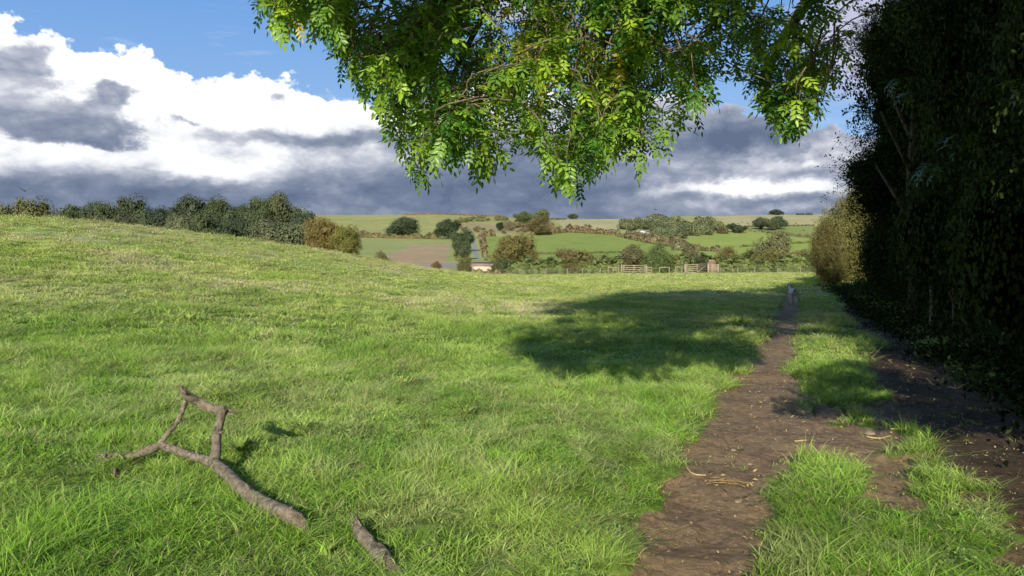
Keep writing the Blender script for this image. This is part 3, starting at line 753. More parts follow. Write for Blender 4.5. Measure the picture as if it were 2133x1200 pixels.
Yf = farY(1320, 492)
building('farmhouse', 'left white farm building among the trees across the valley', 1309, 1321, 487, 484, Yf - 10, 8, M['white'], M['tin'], 2, cat='farmhouse')
building('farmhouse', 'second white farm building from the left, slightly higher', 1322, 1330, 486, 483, Yf - 4, 8, M['white'], M['white'], 1, cat='farmhouse')
building('farmhouse', 'white gabled farm building right of the tree gap', 1335, 1344, 483.5, 479, Yf - 6, 8, M['white'], M['white'], 2, cat='farmhouse')
building('farmhouse', 'rightmost low white farm building', 1345, 1353, 485, 481, Yf - 2, 8, M['white'], M['tin'], 1, cat='farmhouse')

# ------------------------------------------------------------------ skinned animals
def skinned(name, pts, edges, mat, root_i=0, parent=None, sub=2):
    me = bpy.data.meshes.new(name); me.from_pydata([p[:3] for p in pts], edges, []); o = bpy.data.objects.new(name, me); COL.objects.link(o)
    sk = o.modifiers.new('skin', 'SKIN'); me.skin_vertices.new() if not me.skin_vertices else None
    for i, p in enumerate(pts):
        r = p[3] if isinstance(p[3], tuple) else (p[3], p[3]); me.skin_vertices[0].data[i].radius = r; me.skin_vertices[0].data[i].use_root = (i == root_i)
    ss = o.modifiers.new('sub', 'SUBSURF'); ss.levels = sub; ss.render_levels = sub
    dg = bpy.context.evaluated_depsgraph_get(); ev = o.evaluated_get(dg); nm = bpy.data.meshes.new_from_object(ev)
    o.modifiers.clear(); o.data = nm; nm.materials.clear(); nm.materials.append(mat)
    nm.polygons.foreach_set('use_smooth', [True] * len(nm.polygons))
    if parent: o.parent = parent
    return o
def quadruped(pts_scale, mat, name, parent, heavy=False, graze=False, stride=.07):
    k = pts_scale
    b = 1.25 if heavy else 1.0
    P = [(0, -.27, .52, (.085 * b, .10 * b)), (0, -.05, .52, (.075 * b, .09 * b)), (0, .20, .50, (.085 * b, .12 * b)), (0, .30, .55, (.07 * b, .09 * b)),
         (0, .42, .68, .055 * b), (0, .50, .76, .06 * b), (0, .60, .73, .036 * b), (0, .66, .71, .026 * b)]
    if graze: P[4] = (0, .44, .46, .06 * b); P[5] = (0, .52, .30, .06 * b); P[6] = (0, .56, .17, .045 * b); P[7] = (0, .58, .10, .035 * b)
    E = [(0, 1), (1, 2), (2, 3), (3, 4), (4, 5), (5, 6), (6, 7)]
    n = len(P)
    for s, st in ((-1, 1), (1, -1)):
        a = n; P += [(s * .075, -.28, .42, .062 * b), (s * .08, -.22 + st * stride * .5, .30, .045 * b), (s * .078, -.33 + st * stride, .17, .024 * b), (s * .075, -.30 + st * stride * 1.2, .03, .020 * b), (s * .075, -.26 + st * stride * 1.2, .015, .022 * b)]
        E += [(0, a), (a, a + 1), (a + 1, a + 2), (a + 2, a + 3), (a + 3, a + 4)]; n = len(P)
        a = n; P += [(s * .07, .20, .38, .045 * b), (s * .07, .19 - st * stride * .5, .26, .03 * b), (s * .065, .21 - st * stride, .14, .022 * b), (s * .065, .20 - st * stride * 1.3, .03, .018 * b), (s * .065, .24 - st * stride * 1.3, .015, .02 * b)]
        E += [(2, a), (a, a + 1), (a + 1, a + 2), (a + 2, a + 3), (a + 3, a + 4)]; n = len(P)
    P += [(0, -.36, .58, .022), (0, -.43, .64, .013), (0, -.45, .70, .008)] if not heavy else [(0, -.37, .52, .02), (0, -.40, .40, .012), (0, -.40, .25, .014)]
    E += [(0, n), (n, n + 1), (n + 1, n + 2)]
    if heavy: pass
    P = [(p[0] * k, p[1] * k, p[2] * k, tuple(q * k for q in p[3]) if isinstance(p[3], tuple) else p[3] * k) for p in P]
    return skinned(name, P, E, mat, 0, parent)
# dog walking away along the left wheel track
Yd = 31.5; xd = (1650 - CX) / F * Yd
dog = empty('dog', (xd, Yd, gz(xd, Yd) + .02), 'slim grey dog with pale legs walking along the left wheel track', 'dog', rz=-.12)
quadruped(1.0, M['dogfur'], 'body', dog)
for s in (-1, 1):
    m = MB(); m.tube([(s * .045, .475, .80), (s * .075, .47, .76), (s * .08, .48, .70)], [.012, .025, .012], 8); obj('ear', m.build('ear', True), M['dogfur'], dog)
m = MB(); m.tube([(0, .675, .715), (0, .695, .715)], [.016, .012], 8); obj('nose', m.build('nose', True), M['nose'], dog)
for s, st in ((-1, 1), (1, -1)):
    m = MB(); y = -.30 + st * .084; m.tube([(s * .075, y + .045, .012), (s * .075, y, .03), (s * .0755, y - .005, .10), (s * .078, -.33 + st * .07, .19)], [.025, .0235, .0235, .027], 10); obj('sock', m.build('sock', True), M['dogpale'], dog)
m = MB(); m.tube([(0, -.365, .50), (0, -.372, .545)], [.014, .018], 8); obj('rump_mark', m.build('rump_mark', True), M['nose'], dog)
# cattle
rt = bpy.data.objects.new('tmp', None)
cowA = quadruped(1.9, M['cow'], 'cow', None, True, True, .03); cowB = quadruped(1.9, M['cow'], 'cow', None, True, False, .03)
cowA_me, cowB_me = cowA.data, cowB.data
bpy.data.objects.remove(cowA); bpy.data.objects.remove(cowB)
CW = [(1545.5, 464, 'upper one of three cattle left of the tree group, on the straw coloured hill'), (1557, 466, 'middle one of three cattle left of the tree group'), (1560, 468.4, 'lower one of three cattle left of the tree group'),
      (1538, 467.6, 'cow beside the top of the round tree at the wood end'), (1600, 449.4, 'cow just left of the domed skyline clump'), (1606, 449, 'second cow left of the domed skyline clump'), (1625, 449.6, 'cow right under the domed skyline clump'),
      (1658, 466.8, 'lone cow on the straw coloured hill above the thin hedge'), (1674, 481, 'lone cow in the upper right pasture'), (1580.5, 482, 'darkest cow below the left tree of three'), (1587, 482.4, 'cow right of the darkest one below the three trees'),
      (1563.5, 482, 'cow nearest the wood end in the upper pasture'), (1572, 484, 'cow lying low between two others in the upper pasture'), (1560, 479, 'small pale backed cow highest in the upper pasture')]
for i, (px, py, lb) in enumerate(CW):
    Y = farY(px, py) if py > 450 else 1292; x = (px - CX) / F * Y
    c = bpy.data.objects.new('cow', (cowA_me, cowB_me)[i % 2]); COL.objects.link(c); c.location = (x, Y, gz(x, Y)); c.rotation_euler = (0, 0, (pi / 2 if i % 3 else -pi / 2) + .4 * sin(i * 2.1))
    c.scale = (1.25, 1.25, 1.25); tag(c, lb, 'cow', 'cattle grazing on the far hill')
# birds
def bird(px, py, Y, wing, lb, rz, up):
    x, y, z = W(px, py, Y); r = empty('bird', (x, y, z), lb, 'bird', rz=rz)
    m = MB(); m.tube([(0, -.20, 0), (0, -.1, 0), (0, .05, .01), (0, .16, .02), (0, .22, .01)], [.012, .045, .06, .035, .008], 8)
    m.add([(-.05, -.30, 0), (.05, -.30, 0), (.02, -.12, .01), (-.02, -.12, .01)], [(0, 1, 2, 3)]); obj('body', m.build('body', True), M['bird'], r)
    for s in (-1, 1):
        m = MB(); m.add([(s * .04, .08, .02), (s * .04, -.08, .02), (s * .24, -.07, up * .5), (s * .24, .10, up * .5), (s * .46, -.06, up), (s * .44, .02, up)], [(0, 1, 2, 3), (3, 2, 4, 5)]); obj('wing', m.build('wing'), M['bird'], r)
    r.scale = (wing,) * 3
bird(1366, 437, 120, 1.0, 'small dark bird flying low left above the right woods', .6, .16)
bird(52, 398, 60, .9, 'dark bird flying above the left end of the wood', 1.0, .25)

# ------------------------------------------------------------------ fallen branch pieces
def wp(px, py, Y):
    x, y, z = W(px, py, Y); dz = gz(x, y) + .028
    return W(px, py, Y - dz * F / (py - HY))
def bt(pts, rad, *a):
    m.tube(pts, [q * .84 for q in rad], *a)
def splinter(p, d, n, L, seed):
    rg = np.random.RandomState(seed); p = np.array(p); d = np.array(d, float); d /= np.linalg.norm(d)
    for k in range(n):
        o = rg.normal(size=3) * .013; m.tube([p + o - d * .03, p + o * 1.1 + d * L * rg.uniform(.2, .6), p + o * 1.3 + d * L * rg.uniform(.7, 1.2)], [.011, .007, .001], 5, .2, k, 2)
m = MB()
bt([tuple(np.array(wp(650, 1096, 4.68)) - (0, 0, .10)), tuple(np.array(wp(628, 1083, 4.76)) - (0, 0, .02)), wp(600, 1072, 4.86), wp(545, 1047, 5.08), wp(500, 1015, 5.38), wp(470, 985, 5.7), wp(443, 962, 6.0)], [.018, .040, .046, .050, .049, .047, .044], 14, .16, 1, 6)
bt([wp(446, 965, 5.98), wp(418, 955, 6.12), wp(385, 945, 6.22), wp(355, 934, 6.3), wp(330, 926, 6.38)], [.042, .037, .034, .034, .035], 10, .10, 2, 4)
bt([wp(335, 927, 6.37), wp(308, 938, 6.33), wp(278, 948, 6.28), wp(250, 950, 6.32), wp(232, 948, 6.35), wp(213, 952, 6.32)], [.036, .036, .028, .026, .024, .017], 10, .12, 3, 4)
bt([wp(243, 950, 6.32), wp(241, 968, 6.15), wp(240, 988, 5.95)], [.018, .016, .013], 8, .1, 4, 3)
bt([wp(328, 928, 6.38), wp(348, 905, 6.44), wp(368, 880, 6.5), wp(380, 855, 6.55), wp(386, 834, 6.6)], [.024, .020, .019, .020, .022], 9, .10, 5, 4)
bt([wp(379, 811, 6.62), wp(392, 825, 6.6), wp(415, 838, 6.6), wp(440, 850, 6.55), wp(465, 856, 6.5)], [.030, .038, .038, .040, .044], 10, .10, 6, 4)
bt([wp(460, 853, 6.5), wp(470, 855, 6.5), wp(480, 857, 6.52)], [.030, .018, .006], 8, .1, 7, 3)
bt([wp(464, 852, 6.5), wp(459, 875, 6.44), wp(452, 905, 6.32), wp(450, 935, 6.18), wp(447, 962, 6.0)], [.038, .036, .036, .040, .044], 10, .09, 8, 4)
splinter(wp(380, 812, 6.62), (-.4, 0, .5), 6, .05, 1); splinter(wp(215, 952, 6.32), (-1, 0, .1), 4, .05, 2); splinter(wp(478, 857, 6.5), (1, 0, -.1), 3, .05, 3); splinter(wp(240, 986, 5.97), (0, -.1, -1), 3, .04, 4)
for (a_, b_, k_) in [((600, 1070, 4.85), (608, 1056, 4.85), 1), ((520, 1022, 5.25), (512, 1008, 5.25), 2), ((415, 952, 6.12), (408, 940, 6.12), 3), ((300, 941, 6.3), (296, 930, 6.3), 4), ((455, 905, 6.32), (466, 898, 6.32), 5), ((425, 842, 6.6), (430, 832, 6.6), 6), ((370, 876, 6.5), (379, 878, 6.5), 7)]:
    m.tube([wp(*a_), wp(*b_)], [.016, .006], 6, .2, k_, 2)
tag(obj('fallen_branch', m.build('fallen_branch', True), M['fallen']), 'bare forked branch lying on the grass with a raised bent loop', 'branch')
m = MB()
bt([wp(744, 1100, 4.62), wp(758, 1118, 4.50), wp(776, 1140, 4.42), wp(792, 1160, 4.33), (wp(815, 1185, 4.22)), wp(838, 1215, 4.08)], [.030, .044, .041, .054, .048, .044], 14, .18, 11, 6)
bt([wp(790, 1135, 4.40), wp(800, 1155, 4.32), wp(812, 1180, 4.2)], [.018, .036, .040], 9, .1, 12, 4)
splinter(wp(746, 1100, 4.6), (-.3, .4, .3), 7, .07, 5)
tag(obj('fallen_log', m.build('fallen_log', True), M['fallen']), 'short thick piece of dead wood half sunk in grass at the bottom edge', 'log')

# ------------------------------------------------------------------ the overhanging ash tree
LEAFP = [(527, 0), (524, 30), (555, 62), (600, 84), (640, 66), (688, 88), (703, 130), (722, 150), (712, 195), (738, 225), (772, 208), (806, 240), (788, 268), (832, 318), (834, 368), (850, 396), (900, 386), (915, 345), (972, 336), (982, 375), (1035, 392), (1052, 345), (1128, 326), (1152, 400), (1174, 428), (1215, 410), (1248, 380), (1268, 342), (1345, 352), (1398, 324), (1440, 300), (1462, 268), (1450, 228), (1500, 192), (1522, 130), (1530, 172), (1562, 215), (1600, 240), (1606, 292), (1650, 298), (1692, 286), (1724, 252), (1700, 226), (1706, 196), (1772, 200), (1776, 168), (1748, 112), (1712, 82), (1786, 28), (1760, 0), (1760, -120), (527, -120)]
LEAFP_A = np.array(LEAFP, float)
def compound(rg, base, dirn, L, npair, side):
    """one pinnate leaf: pairs of leaflets along a drooping stalk"""
    vs = []; fs = []; off = 0
    d = dirn / np.linalg.norm(dirn); p = base.copy(); step = L / (npair + 1)
    s = side - d * side.dot(d); s /= np.linalg.norm(s) + 1e-9
    for i in range(npair + 1):
        d = d + np.array([0, 0, -.13]); d /= np.linalg.norm(d); s = s - d * s.dot(d); s /= np.linalg.norm(s); up = np.cross(s, d)
        q = p + d * step
        w = .0016; vs += [p - s * w, p + s * w, q + s * w * .7, q - s * w * .7]; fs.append((off, off + 1, off + 2, off + 3)); off += 4
        p = q
        ll = L * .36 * (1 - .25 * abs(i - npair * .5) / npair)
        dirs = [(s * .86 + d * .55, 1), (-s * .86 + d * .55, 1)] if i < npair else [(d, 1)]
        for dv, _ in dirs:
            dv = dv + np.array([0, 0, -.18]) + rg.normal(size=3) * .10; dv /= np.linalg.norm(dv); b = np.cross(up, dv); b /= np.linalg.norm(b) + 1e-9
            wd = ll * .21; n = np.cross(dv, b); k1 = p + dv * ll * .32; k2 = p + dv * ll * .68 - n * 0
            cup = n * wd * .30
            vs += [p + dv * .004, k1 + b * wd - cup, k2 + b * wd * .82 - cup, p + dv * ll + np.array([0, 0, -.08 * ll]), k2 - b * wd * .82 - cup, k1 - b * wd - cup, k1, k2]
            o = off; fs += [(o, o + 6, o + 1), (o + 1, o + 6, o + 7, o + 2), (o + 2, o + 7, o + 3), (o, o + 5, o + 6), (o + 6, o + 5, o + 4, o + 7), (o + 7, o + 4, o + 3)]; off += 8
    return vs, fs
rgx = np.random.RandomState(5)
def leaf_protos(n):
    out = []
    for i in range(n):
        v, f = compound(rgx, np.zeros(3), np.array([0, 1., .1]), 1.0, rgx.choice([3, 3, 4]), np.array([1., 0, 0]))
        out.append((np.array(v), f))
    return out
LP = leaf_protos(6)
def stamp(out, rg, base, dirn, L, tint):
    v, f = LP[rg.randint(len(LP))]; d = dirn / np.linalg.norm(dirn); s = np.cross(d, (0, 0, 1)) + rg.normal(size=3) * .25; s -= d * s.dot(d); s /= np.linalg.norm(s) + 1e-9; u = np.cross(s, d)
    V_ = v @ np.stack([s, d, u]) * L + base; out['v'].append(V_)
    out['q'] += [tuple(k + out['n'] for k in a) for a in f]; out['t'] += [min(1, max(0, tint + rg.normal() * .04))] * len(f); out['n'] += len(v)
ash_root = empty('ash_tree', (5.6, 2.2, 0), 'large ash tree whose leafy boughs hang over the field from above', 'tree')
R0 = np.array([5.6, 2.2, 0.0])
leafs = dict(v=[], q=[], t=[], n=0); twb = MB(); rg = np.random.RandomState(12)
clusters = []
yel = [(1095, 290, 50), (1240, 185, 45), (1130, 110, 45), (930, 345, 30), (1690, 240, 16), (600, 30, 60), (1400, 210, 35), (700, 200, 40), (1180, 410, 30)]
tries = 0
def spine(px, py, Y, L, tw, col_t):
    """a hanging twig ending near picture point (px,py): leaves spaced along its last part"""
    tip = np.array(W(px, py, Y)); side = rg.uniform(-1.3, 1.3) + (-.25 if px < 900 else .1 if px > 1400 else 0)
    top = tip + np.array([-side * L * .6, rg.uniform(-.3, .4) * L, L * rg.uniform(.45, 1.0)])
    mid = (tip + top) / 2 + np.array([side * L * .22, 0, L * .12]) + rg.normal(size=3) * .03
    twb.tube([top, mid, tip + np.array([0, 0, .03])], [.006, .0045, .002], 5, 0, 0, 3)
    nl = int(L / .05) + 3
    for k in range(nl):
        u = 1 - (k / nl) * .92; a = (1 - u) ** 2 * top + 2 * u * (1 - u) * mid + u * u * tip
        ang = rg.rand() * 2 * pi; out = np.array([cos(ang), sin(ang) * .9 - .15, rg.uniform(-.7, .45)])
        if k < 2: out = np.array([cos(ang) * .6, sin(ang) * .5, -.8])
        stamp(leafs, rg, a, out, rg.uniform(.105, .18) * tw, min(col_t + rg.normal() * .13, .84) if col_t < .95 else .97)
def inside(px, py, sh=0):
    return in_poly(np.array([px]), np.array([py]), LEAFP)[0]
# 1) boughs' fringe: twigs whose tips sit on the outline
per = LEAFP_A[:49]; 
for i in range(len(per) - 1):
    a, b = per[i], per[i + 1]; n = max(1, int(np.hypot(*(b - a)) / 21))
    for k in range(n):
        p = a + (b - a) * ((k + rg.rand()) / n); cxm = p[0]; py = p[1] - 34 - rg.rand() * 22
        q = p.copy(); c = np.array([min(max(p[0], 640), 1640), -60.]); dd = (c - p); dd /= np.linalg.norm(dd); q = p + dd * (42 + 22 * rg.rand())
        if q[1] < -60 or not inside(*q): continue
        spine(q[0], q[1], rg.uniform(4.9, 6.6), rg.uniform(.3, .7), 1.0, .5)
for k in range(46):
    px, py = rg.uniform(545, 720), rg.uniform(-60, 60)
    if inside(px, py + 12): spine(px, py, rg.uniform(5.0, 6.4), rg.uniform(.2, .4), 1.0, .55 + .15 * rg.normal())
# 2) the mass
want = 980; got = 0
while got < want:
    px = rg.uniform(520, 1790); py = rg.uniform(-110, 430)
    if not inside(px, py + 30) or not inside(px, py): continue
    if not (inside(px - 26, py) and inside(px + 26, py)): continue
    # gaps where the sky shows through
    hole = min(((px - a) / c) ** 2 + ((py - b) / d) ** 2 for a, b, c, d in [(1040, 20, 60, 36), (1000, 110, 34, 55), (1390, 195, 56, 26), (870, 190, 40, 22), (1500, 120, 44, 55), (1190, 20, 24, 80), (1640, 165, 44, 36), (1240, 95, 34, 36), (1560, 60, 36, 26), (1100, 60, 30, 30), (760, 90, 36, 22), (1130, 285, 20, 16), (980, 290, 26, 20), (1720, 60, 22, 60)])
    if hole < 1.2 and rg.rand() < .93: continue
    if float(vnoise(px / 62.0, py / 50.0, 301)) < .40: continue
    if px > 1450 and rg.rand() < .2: continue
    t = .46 + .22 * rg.normal()
    for a, b, c in yel:
        if (px - a) ** 2 + (py - b) ** 2 < c * c: t = .97 if rg.rand() < .16 else .8
    spine(px, py, rg.uniform(4.7, 7.4), rg.uniform(.22, .58), 1.0, t); got += 1
# branches coming in from the trunk side, bare twig tangles
rb = np.random.RandomState(3)
br = MB()
def limb(pts, r0, r1, s=6):
    n = len(pts); br.tube(pts, np.linspace(r0, r1, n), 8, .08, 1, s)
limb([(5.6, 2.2, 3.2), (4.2, 4.0, 5.2), (2.6, 5.6, 5.6), (1.0, 6.2, 4.9), (-.3, 6.2, 4.4), (-1.4, 6.0, 3.9)], .16, .03)
limb([(5.6, 2.3, 3.8), (3.9, 5.0, 5.6), (2.6, 6.6, 5.2), (1.2, 6.8, 4.3), (.4, 6.6, 3.3)], .12, .02)
limb([(5.6, 2.4, 2.8), (4.4, 5.0, 4.6), (3.3, 6.6, 4.6), (2.4, 6.9, 3.6), (2.2, 6.9, 2.9)], .11, .015)
limb([(2.6, 5.6, 5.6), (1.6, 5.8, 4.7), (.7, 5.8, 3.7), (.45, 5.7, 2.9)], .05, .012)
limb([(1.0, 6.2, 4.9), (.1, 6.3, 4.1), (-.35, 6.2, 3.3), (-.55, 6.0, 2.8)], .04, .010)
limb([(-.3, 6.2, 4.4), (-.9, 6.1, 3.8), (-1.1, 6.0, 3.3)], .028, .008)
dead = []
for (px, py, n, L) in [(800, 40, 26, .35), (1190, 60, 14, .55), (1700, 90, 10, .5), (1290, 70, 6, .4), (970, 180, 7, .4), (1420, 60, 7, .4)]:
    dl = MB(); dead.append(dl)
    for k in range(n):
        a = np.array(W(px + rb.normal() * 38, py + rb.normal() * 30, 5.0 + .4 * rb.rand())); v = np.array([rb.uniform(-1, 1), rb.uniform(-.3, .1), rb.uniform(-1, .2)]); v /= np.linalg.norm(v)
        if px in (1190, 1700): v = np.array([rb.uniform(-.25, .25), 0, -1])
        l = L * rb.uniform(.5, 1.1); dl.tube([a, a + v * l * .5 + rb.normal(size=3) * .02, a + v * l + rb.normal(size=3) * .05], [.007, .005, .0025], 6, .1, k, 3)
# faces of mixed size: split to tris/quads
V_ = np.concatenate(leafs['v']); q4 = [(f, t) for f, t in zip(leafs['q'], leafs['t']) if len(f) == 4]; q3 = [(f, t) for f, t in zip(leafs['q'], leafs['t']) if len(f) == 3]
me = mesh('hanging_foliage', V_ - R0, [np.array([f for f, _ in q4]), np.array([f for f, _ in q3])], False, np.array([t for _, t in q4] + [t for _, t in q3]))
o = obj('hanging_foliage', me, M['ash'], ash_root); o.color = (.21, .37, .055, 1); tag(o, 'sunlit hanging ash leaves with yellowing sprays')
def rel(mb): 
    mb.v = [v - R0 for v in mb.v]; return mb
obj('branch', rel(br).build('branch', True), M['bark'], ash_root)
obj('twigs', rel(twb).build('twigs'), M['twig'], ash_root)
for dl in dead: obj('dead_twigs', rel(dl).build('dead_twigs'), M['twig'], ash_root)
tk = MB(); tk.tube([(0, 0, -.3), (.05, 0, 1.5), (-.1, .1, 4), (-.3, .3, 8), (-.5, .5, 13)], [.55, .42, .36, .26, .08], 14, .08, 5, 5)
for k in range(12):
    a = k * 2.1; z = 4.5 + k * .7; tk.tube([(-.2, .2, z), (2.0 * cos(a), 2.0 * sin(a), z + 1.2), (4.2 * cos(a), 4.2 * sin(a), z + 2)], [.16, .10, .03], 7, .1, k, 3)
obj('trunk', tk.build('trunk', True), M['bark'], ash_root)
# upper crown above the frame (casts the big shadow on the field)
BIG = [crown_mesh('crown', 70 + i, 44, 26000, .0165, 'round', .7, br=(.11, .19), sprigs=900, spr_len=.05) for i in range(2)]
for me in BIG: me.materials.append(M['leaf_dark'])
def put_crown(me, root, loc, scale, rz, col=(.06, .10, .022)):
    c = obj('crown', me, None, root); c.location = loc; c.scale = scale; c.rotation_euler = (0, 0, rz); c.color = col + (1,); return c
def cloud_mesh(blobs, dens, leaf, seed):
    """leaf cloud for explicit blobs (cx,cy,cz,rx,ry,rz)"""
    rg = np.random.RandomState(seed); vs = []; fs = []; ts = []; off = 0
    for (cx, cy, cz, rx, ry, rz) in blobs:
        nn = int(dens * (rx * ry * rz) ** (2 / 3)); d = rnd_dirs(rg, nn); k = rg.rand(nn) ** .45
        lump = .75 + .5 * fbm(d[:, 0] * 2.5 + cx, d[:, 1] * 2.5 + d[:, 2] * 2, seed, 2)
        P = np.array([cx, cy, cz]) + d * (k * lump)[:, None] * np.array([rx, ry, rz])
        # clumpiness
        m_ = vnoise(P[:, 0] * 1.4 + P[:, 2], P[:, 1] * 1.4 + P[:, 2] * .7, seed) > .36; P = P[m_]
        v, f = leaf_quads(rg, P, rnd_dirs(rg, len(P)), leaf * rg.uniform(.7, 1.3, len(P)), .6)
        vs.append(v); fs.append(f + off); ts.append(rg.rand(len(P))); off += len(v)
    return mesh('upper_crown', np.concatenate(vs), np.concatenate(fs), False, np.concatenate(ts))
KS = 1 / math.tan(SUN_EL)
def caster(gx, gy, Yc, r, rz=None):
    """blob at depth Yc whose shadow lands at ground (gx,gy)"""
    if gx > 2.6 or gy < 10: Yc = min(Yc, (gy / 2.65 - 1.6 - r * .9) / .71)
    L = gy - Yc; z = L / (KS * cos(SUN_AZ)); return (gx - L * math.tan(SUN_AZ), Yc, z, r, r, rz or (r * .5 if gx > 2.6 and gy < 13 else r * .8))
blobs = []
def gp(px, py): Y = F * EYE / (py - HY); return ((px - CX) / F * Y, Y)
# picture spots on the meadow that must lie in the tree's shade
for (px, py, Yc, r) in [(1175, 695, 5.6, .75), (1180, 672, 5.8, .8), (1160, 652, 5.8, .8), (1230, 640, 5.5, 1.1), (1280, 668, 5.3, 1.0), (1300, 700, 5.6, .8), (1350, 712, 5.8, .6), (1370, 690, 5.3, 1.0),
                        (1330, 628, 5.2, 1.4), (1420, 640, 5.0, 1.5), (1450, 680, 5.0, 1.1), (1480, 716, 5.4, .8), (1540, 690, 5.0, 1.0), (1530, 650, 4.6, 1.5), (1500, 618, 4.6, 1.6), (1600, 625, 4.2, 1.8), (1420, 614, 4.8, 1.5),
                        (1600, 680, 4.6, 1.0), (1680, 640, 4.0, 1.2), (1720, 625, 3.4, 2.0), (1800, 660, 3.0, 1.7), (1850, 700, 3.0, 1.5), (1900, 640, 2.4, 2.4), (1650, 610, 3.6, 2.2), (1600, 606, 4.0, 1.7),
                        (1780, 800, 4.2, .50), (1850, 850, 4.0, .45), (1720, 832, 4.4, .38), (1800, 850, 4.2, .4), (1880, 790, 3.4, .9), (1960, 780, 3.0, 1.2), (1900, 740, 3.2, 1.0), (2000, 850, 3.0, .8), (2080, 820, 2.6, 1.2), (2110, 880, 2.8, .5), (1700, 780, 3, .34), (1725, 800, 3, .4), (1770, 825, 3, .4), (1790, 850, 3, .4), (1700, 845, 3, .32), (1740, 770, 3, .36), (1850, 800, 3, .5), (1900, 850, 3, .5), (1980, 870, 3, .5), (1720, 640, 3.5, 1.0), (1760, 700, 3.2, .5), (1780, 760, 3, .4), (1690, 860, 3, .22), (1640, 850, 3, .2), (1900, 720, 3, .5), (1850, 745, 3, .5), (1815, 772, 3, .45), (1760, 795, 3, .38), (1700, 812, 3, .36), (1655, 833, 3, .28), (1740, 850, 3, .36), (1820, 868, 3, .36), (1880, 882, 3, .36), (1950, 850, 3, .5), (1990, 895, 3, .42), (2050, 905, 3, .42), (2110, 925, 3, .42), (2000, 800, 3, .6), (2080, 850, 3, .6), (1920, 800, 3, .5), (2130, 800, 3, .6), (2060, 750, 3, .7), (1960, 700, 3, .7), (1540, 715, 5.2, .4)]:
    gx, gy = gp(px, py); blobs.append(caster(gx, gy, Yc, r))
# foliage above and behind the viewer that keeps parts of the hanging leaves in shade
def shade_of(px, py, Y, Yc, r):
    x, y, z = W(px, py, Y); L = Y - Yc; return (x - L * math.tan(SUN_AZ), Yc, z + L / (KS * cos(SUN_AZ)), r, r, r * .8)
for (px, py, r) in [(860, 130, .42), (900, 230, .36), (800, 60, .35), (1500, 60, .4), (1600, 130, .5), (1420, 240, .35), (1700, 60, .5), (1640, 240, .35), (930, 300, .3), (1000, 60, .35), (1740, 170, .35), (1350, 30, .4), (880, 180, .4), (760, 150, .3), (830, 20, .35), (1250, 10, .3), (1560, 200, .4), (1480, 130, .35), (1000, 240, .2), (1330, 280, .25), (880, 330, .2)]:
    for q in range(2): blobs.append(shade_of(px + q * 12, py, 5.8, 2.2 if px > 1300 else 2.4, r * 1.15))
up = cloud_mesh([(a - R0[0], b - R0[1], c - R0[2], d, e, f) for a, b, c, d, e, f in blobs], 2000, .095, 4)
o = obj('upper_crown', up, M['leaf_dark'], ash_root); o.color = (.08, .14, .03, 1)
put_crown(BIG[0], ash_root, (1.6 - 5.6, -.8 - 2.2, 8.2), (9.5, 9.0, 9.0), 0.6)
for (x, y, h, w, lb) in [(6.4, -1.5, 9, 5.6, 'unseen lower leafy tree on the right, added to shade the verge'), (10.5, -4.5, 19, 12, 'tall hedgerow ash beside the track just outside the picture on the right'), (8.0, -9.5, 19, 9.5, 'tall hedgerow ash behind the viewer'), (14.5, 2.0, 17, 10, 'tall leafy tree on the far side of the right hand hedge')]:  # the lower tree is added out of view to shade the right verge
    r_ = empty('hedgerow_tree', (x, y, 0), lb, 'tree'); t = obj('trunk', TRUNK, None, r_); t.scale = (h * .8, h * .8, h * .85)
    zb_ = 6.0 if y < -9 else 2.7 if h < 10 else 3.0
    put_crown(BIG[1], r_, (0, 0, zb_), (w, w, h - zb_), x)

# ------------------------------------------------------------------ the dark hedgerow on the right
HT = [crown_mesh('crown', 80 + i, 60, 90000, .0085, 'dome', .7, br=(.06, .17), sprigs=2800, spr_len=.11, spr_leaf=.0085, inner=.04) for i in range(2)]
for me in HT: me.materials.append(M['leaf_dark'])
HR = crown_mesh('crown', 88, 50, 80000, .0105, 'round', .7, br=(.07, .19), sprigs=2600, spr_len=.15, spr_leaf=.0105, inner=.05); HR.materials.append(M['leaf_dark'])
def hedge_x(Y): return 3.9 + .335 * Y
gh = 'dark hawthorns of the tall hedge along the track'
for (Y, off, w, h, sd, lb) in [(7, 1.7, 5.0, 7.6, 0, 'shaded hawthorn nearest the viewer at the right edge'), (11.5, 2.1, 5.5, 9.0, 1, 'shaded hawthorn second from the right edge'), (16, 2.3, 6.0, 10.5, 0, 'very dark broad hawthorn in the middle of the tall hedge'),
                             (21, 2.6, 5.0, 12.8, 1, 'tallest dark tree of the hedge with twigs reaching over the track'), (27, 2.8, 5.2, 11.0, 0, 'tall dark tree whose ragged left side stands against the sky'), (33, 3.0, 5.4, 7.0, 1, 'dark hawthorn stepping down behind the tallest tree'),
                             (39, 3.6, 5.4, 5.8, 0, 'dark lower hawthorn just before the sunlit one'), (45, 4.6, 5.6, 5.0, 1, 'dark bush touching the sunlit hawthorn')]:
    x = hedge_x(Y) + off; z = gz(x, Y); r_ = empty('hawthorn', (x, Y, z), lb, 'tree', gh)
    t = obj('trunk', TRUNK, None, r_); t.scale = (h * .5, h * .5, h * .6)
    c = obj('crown', HT[sd], None, r_); c.scale = (w, w, h * 1.02); c.rotation_euler = (0, 0, Y * 1.3); c.location = (0, 0, -.2); c.color = (.055, .085, .028, 1)
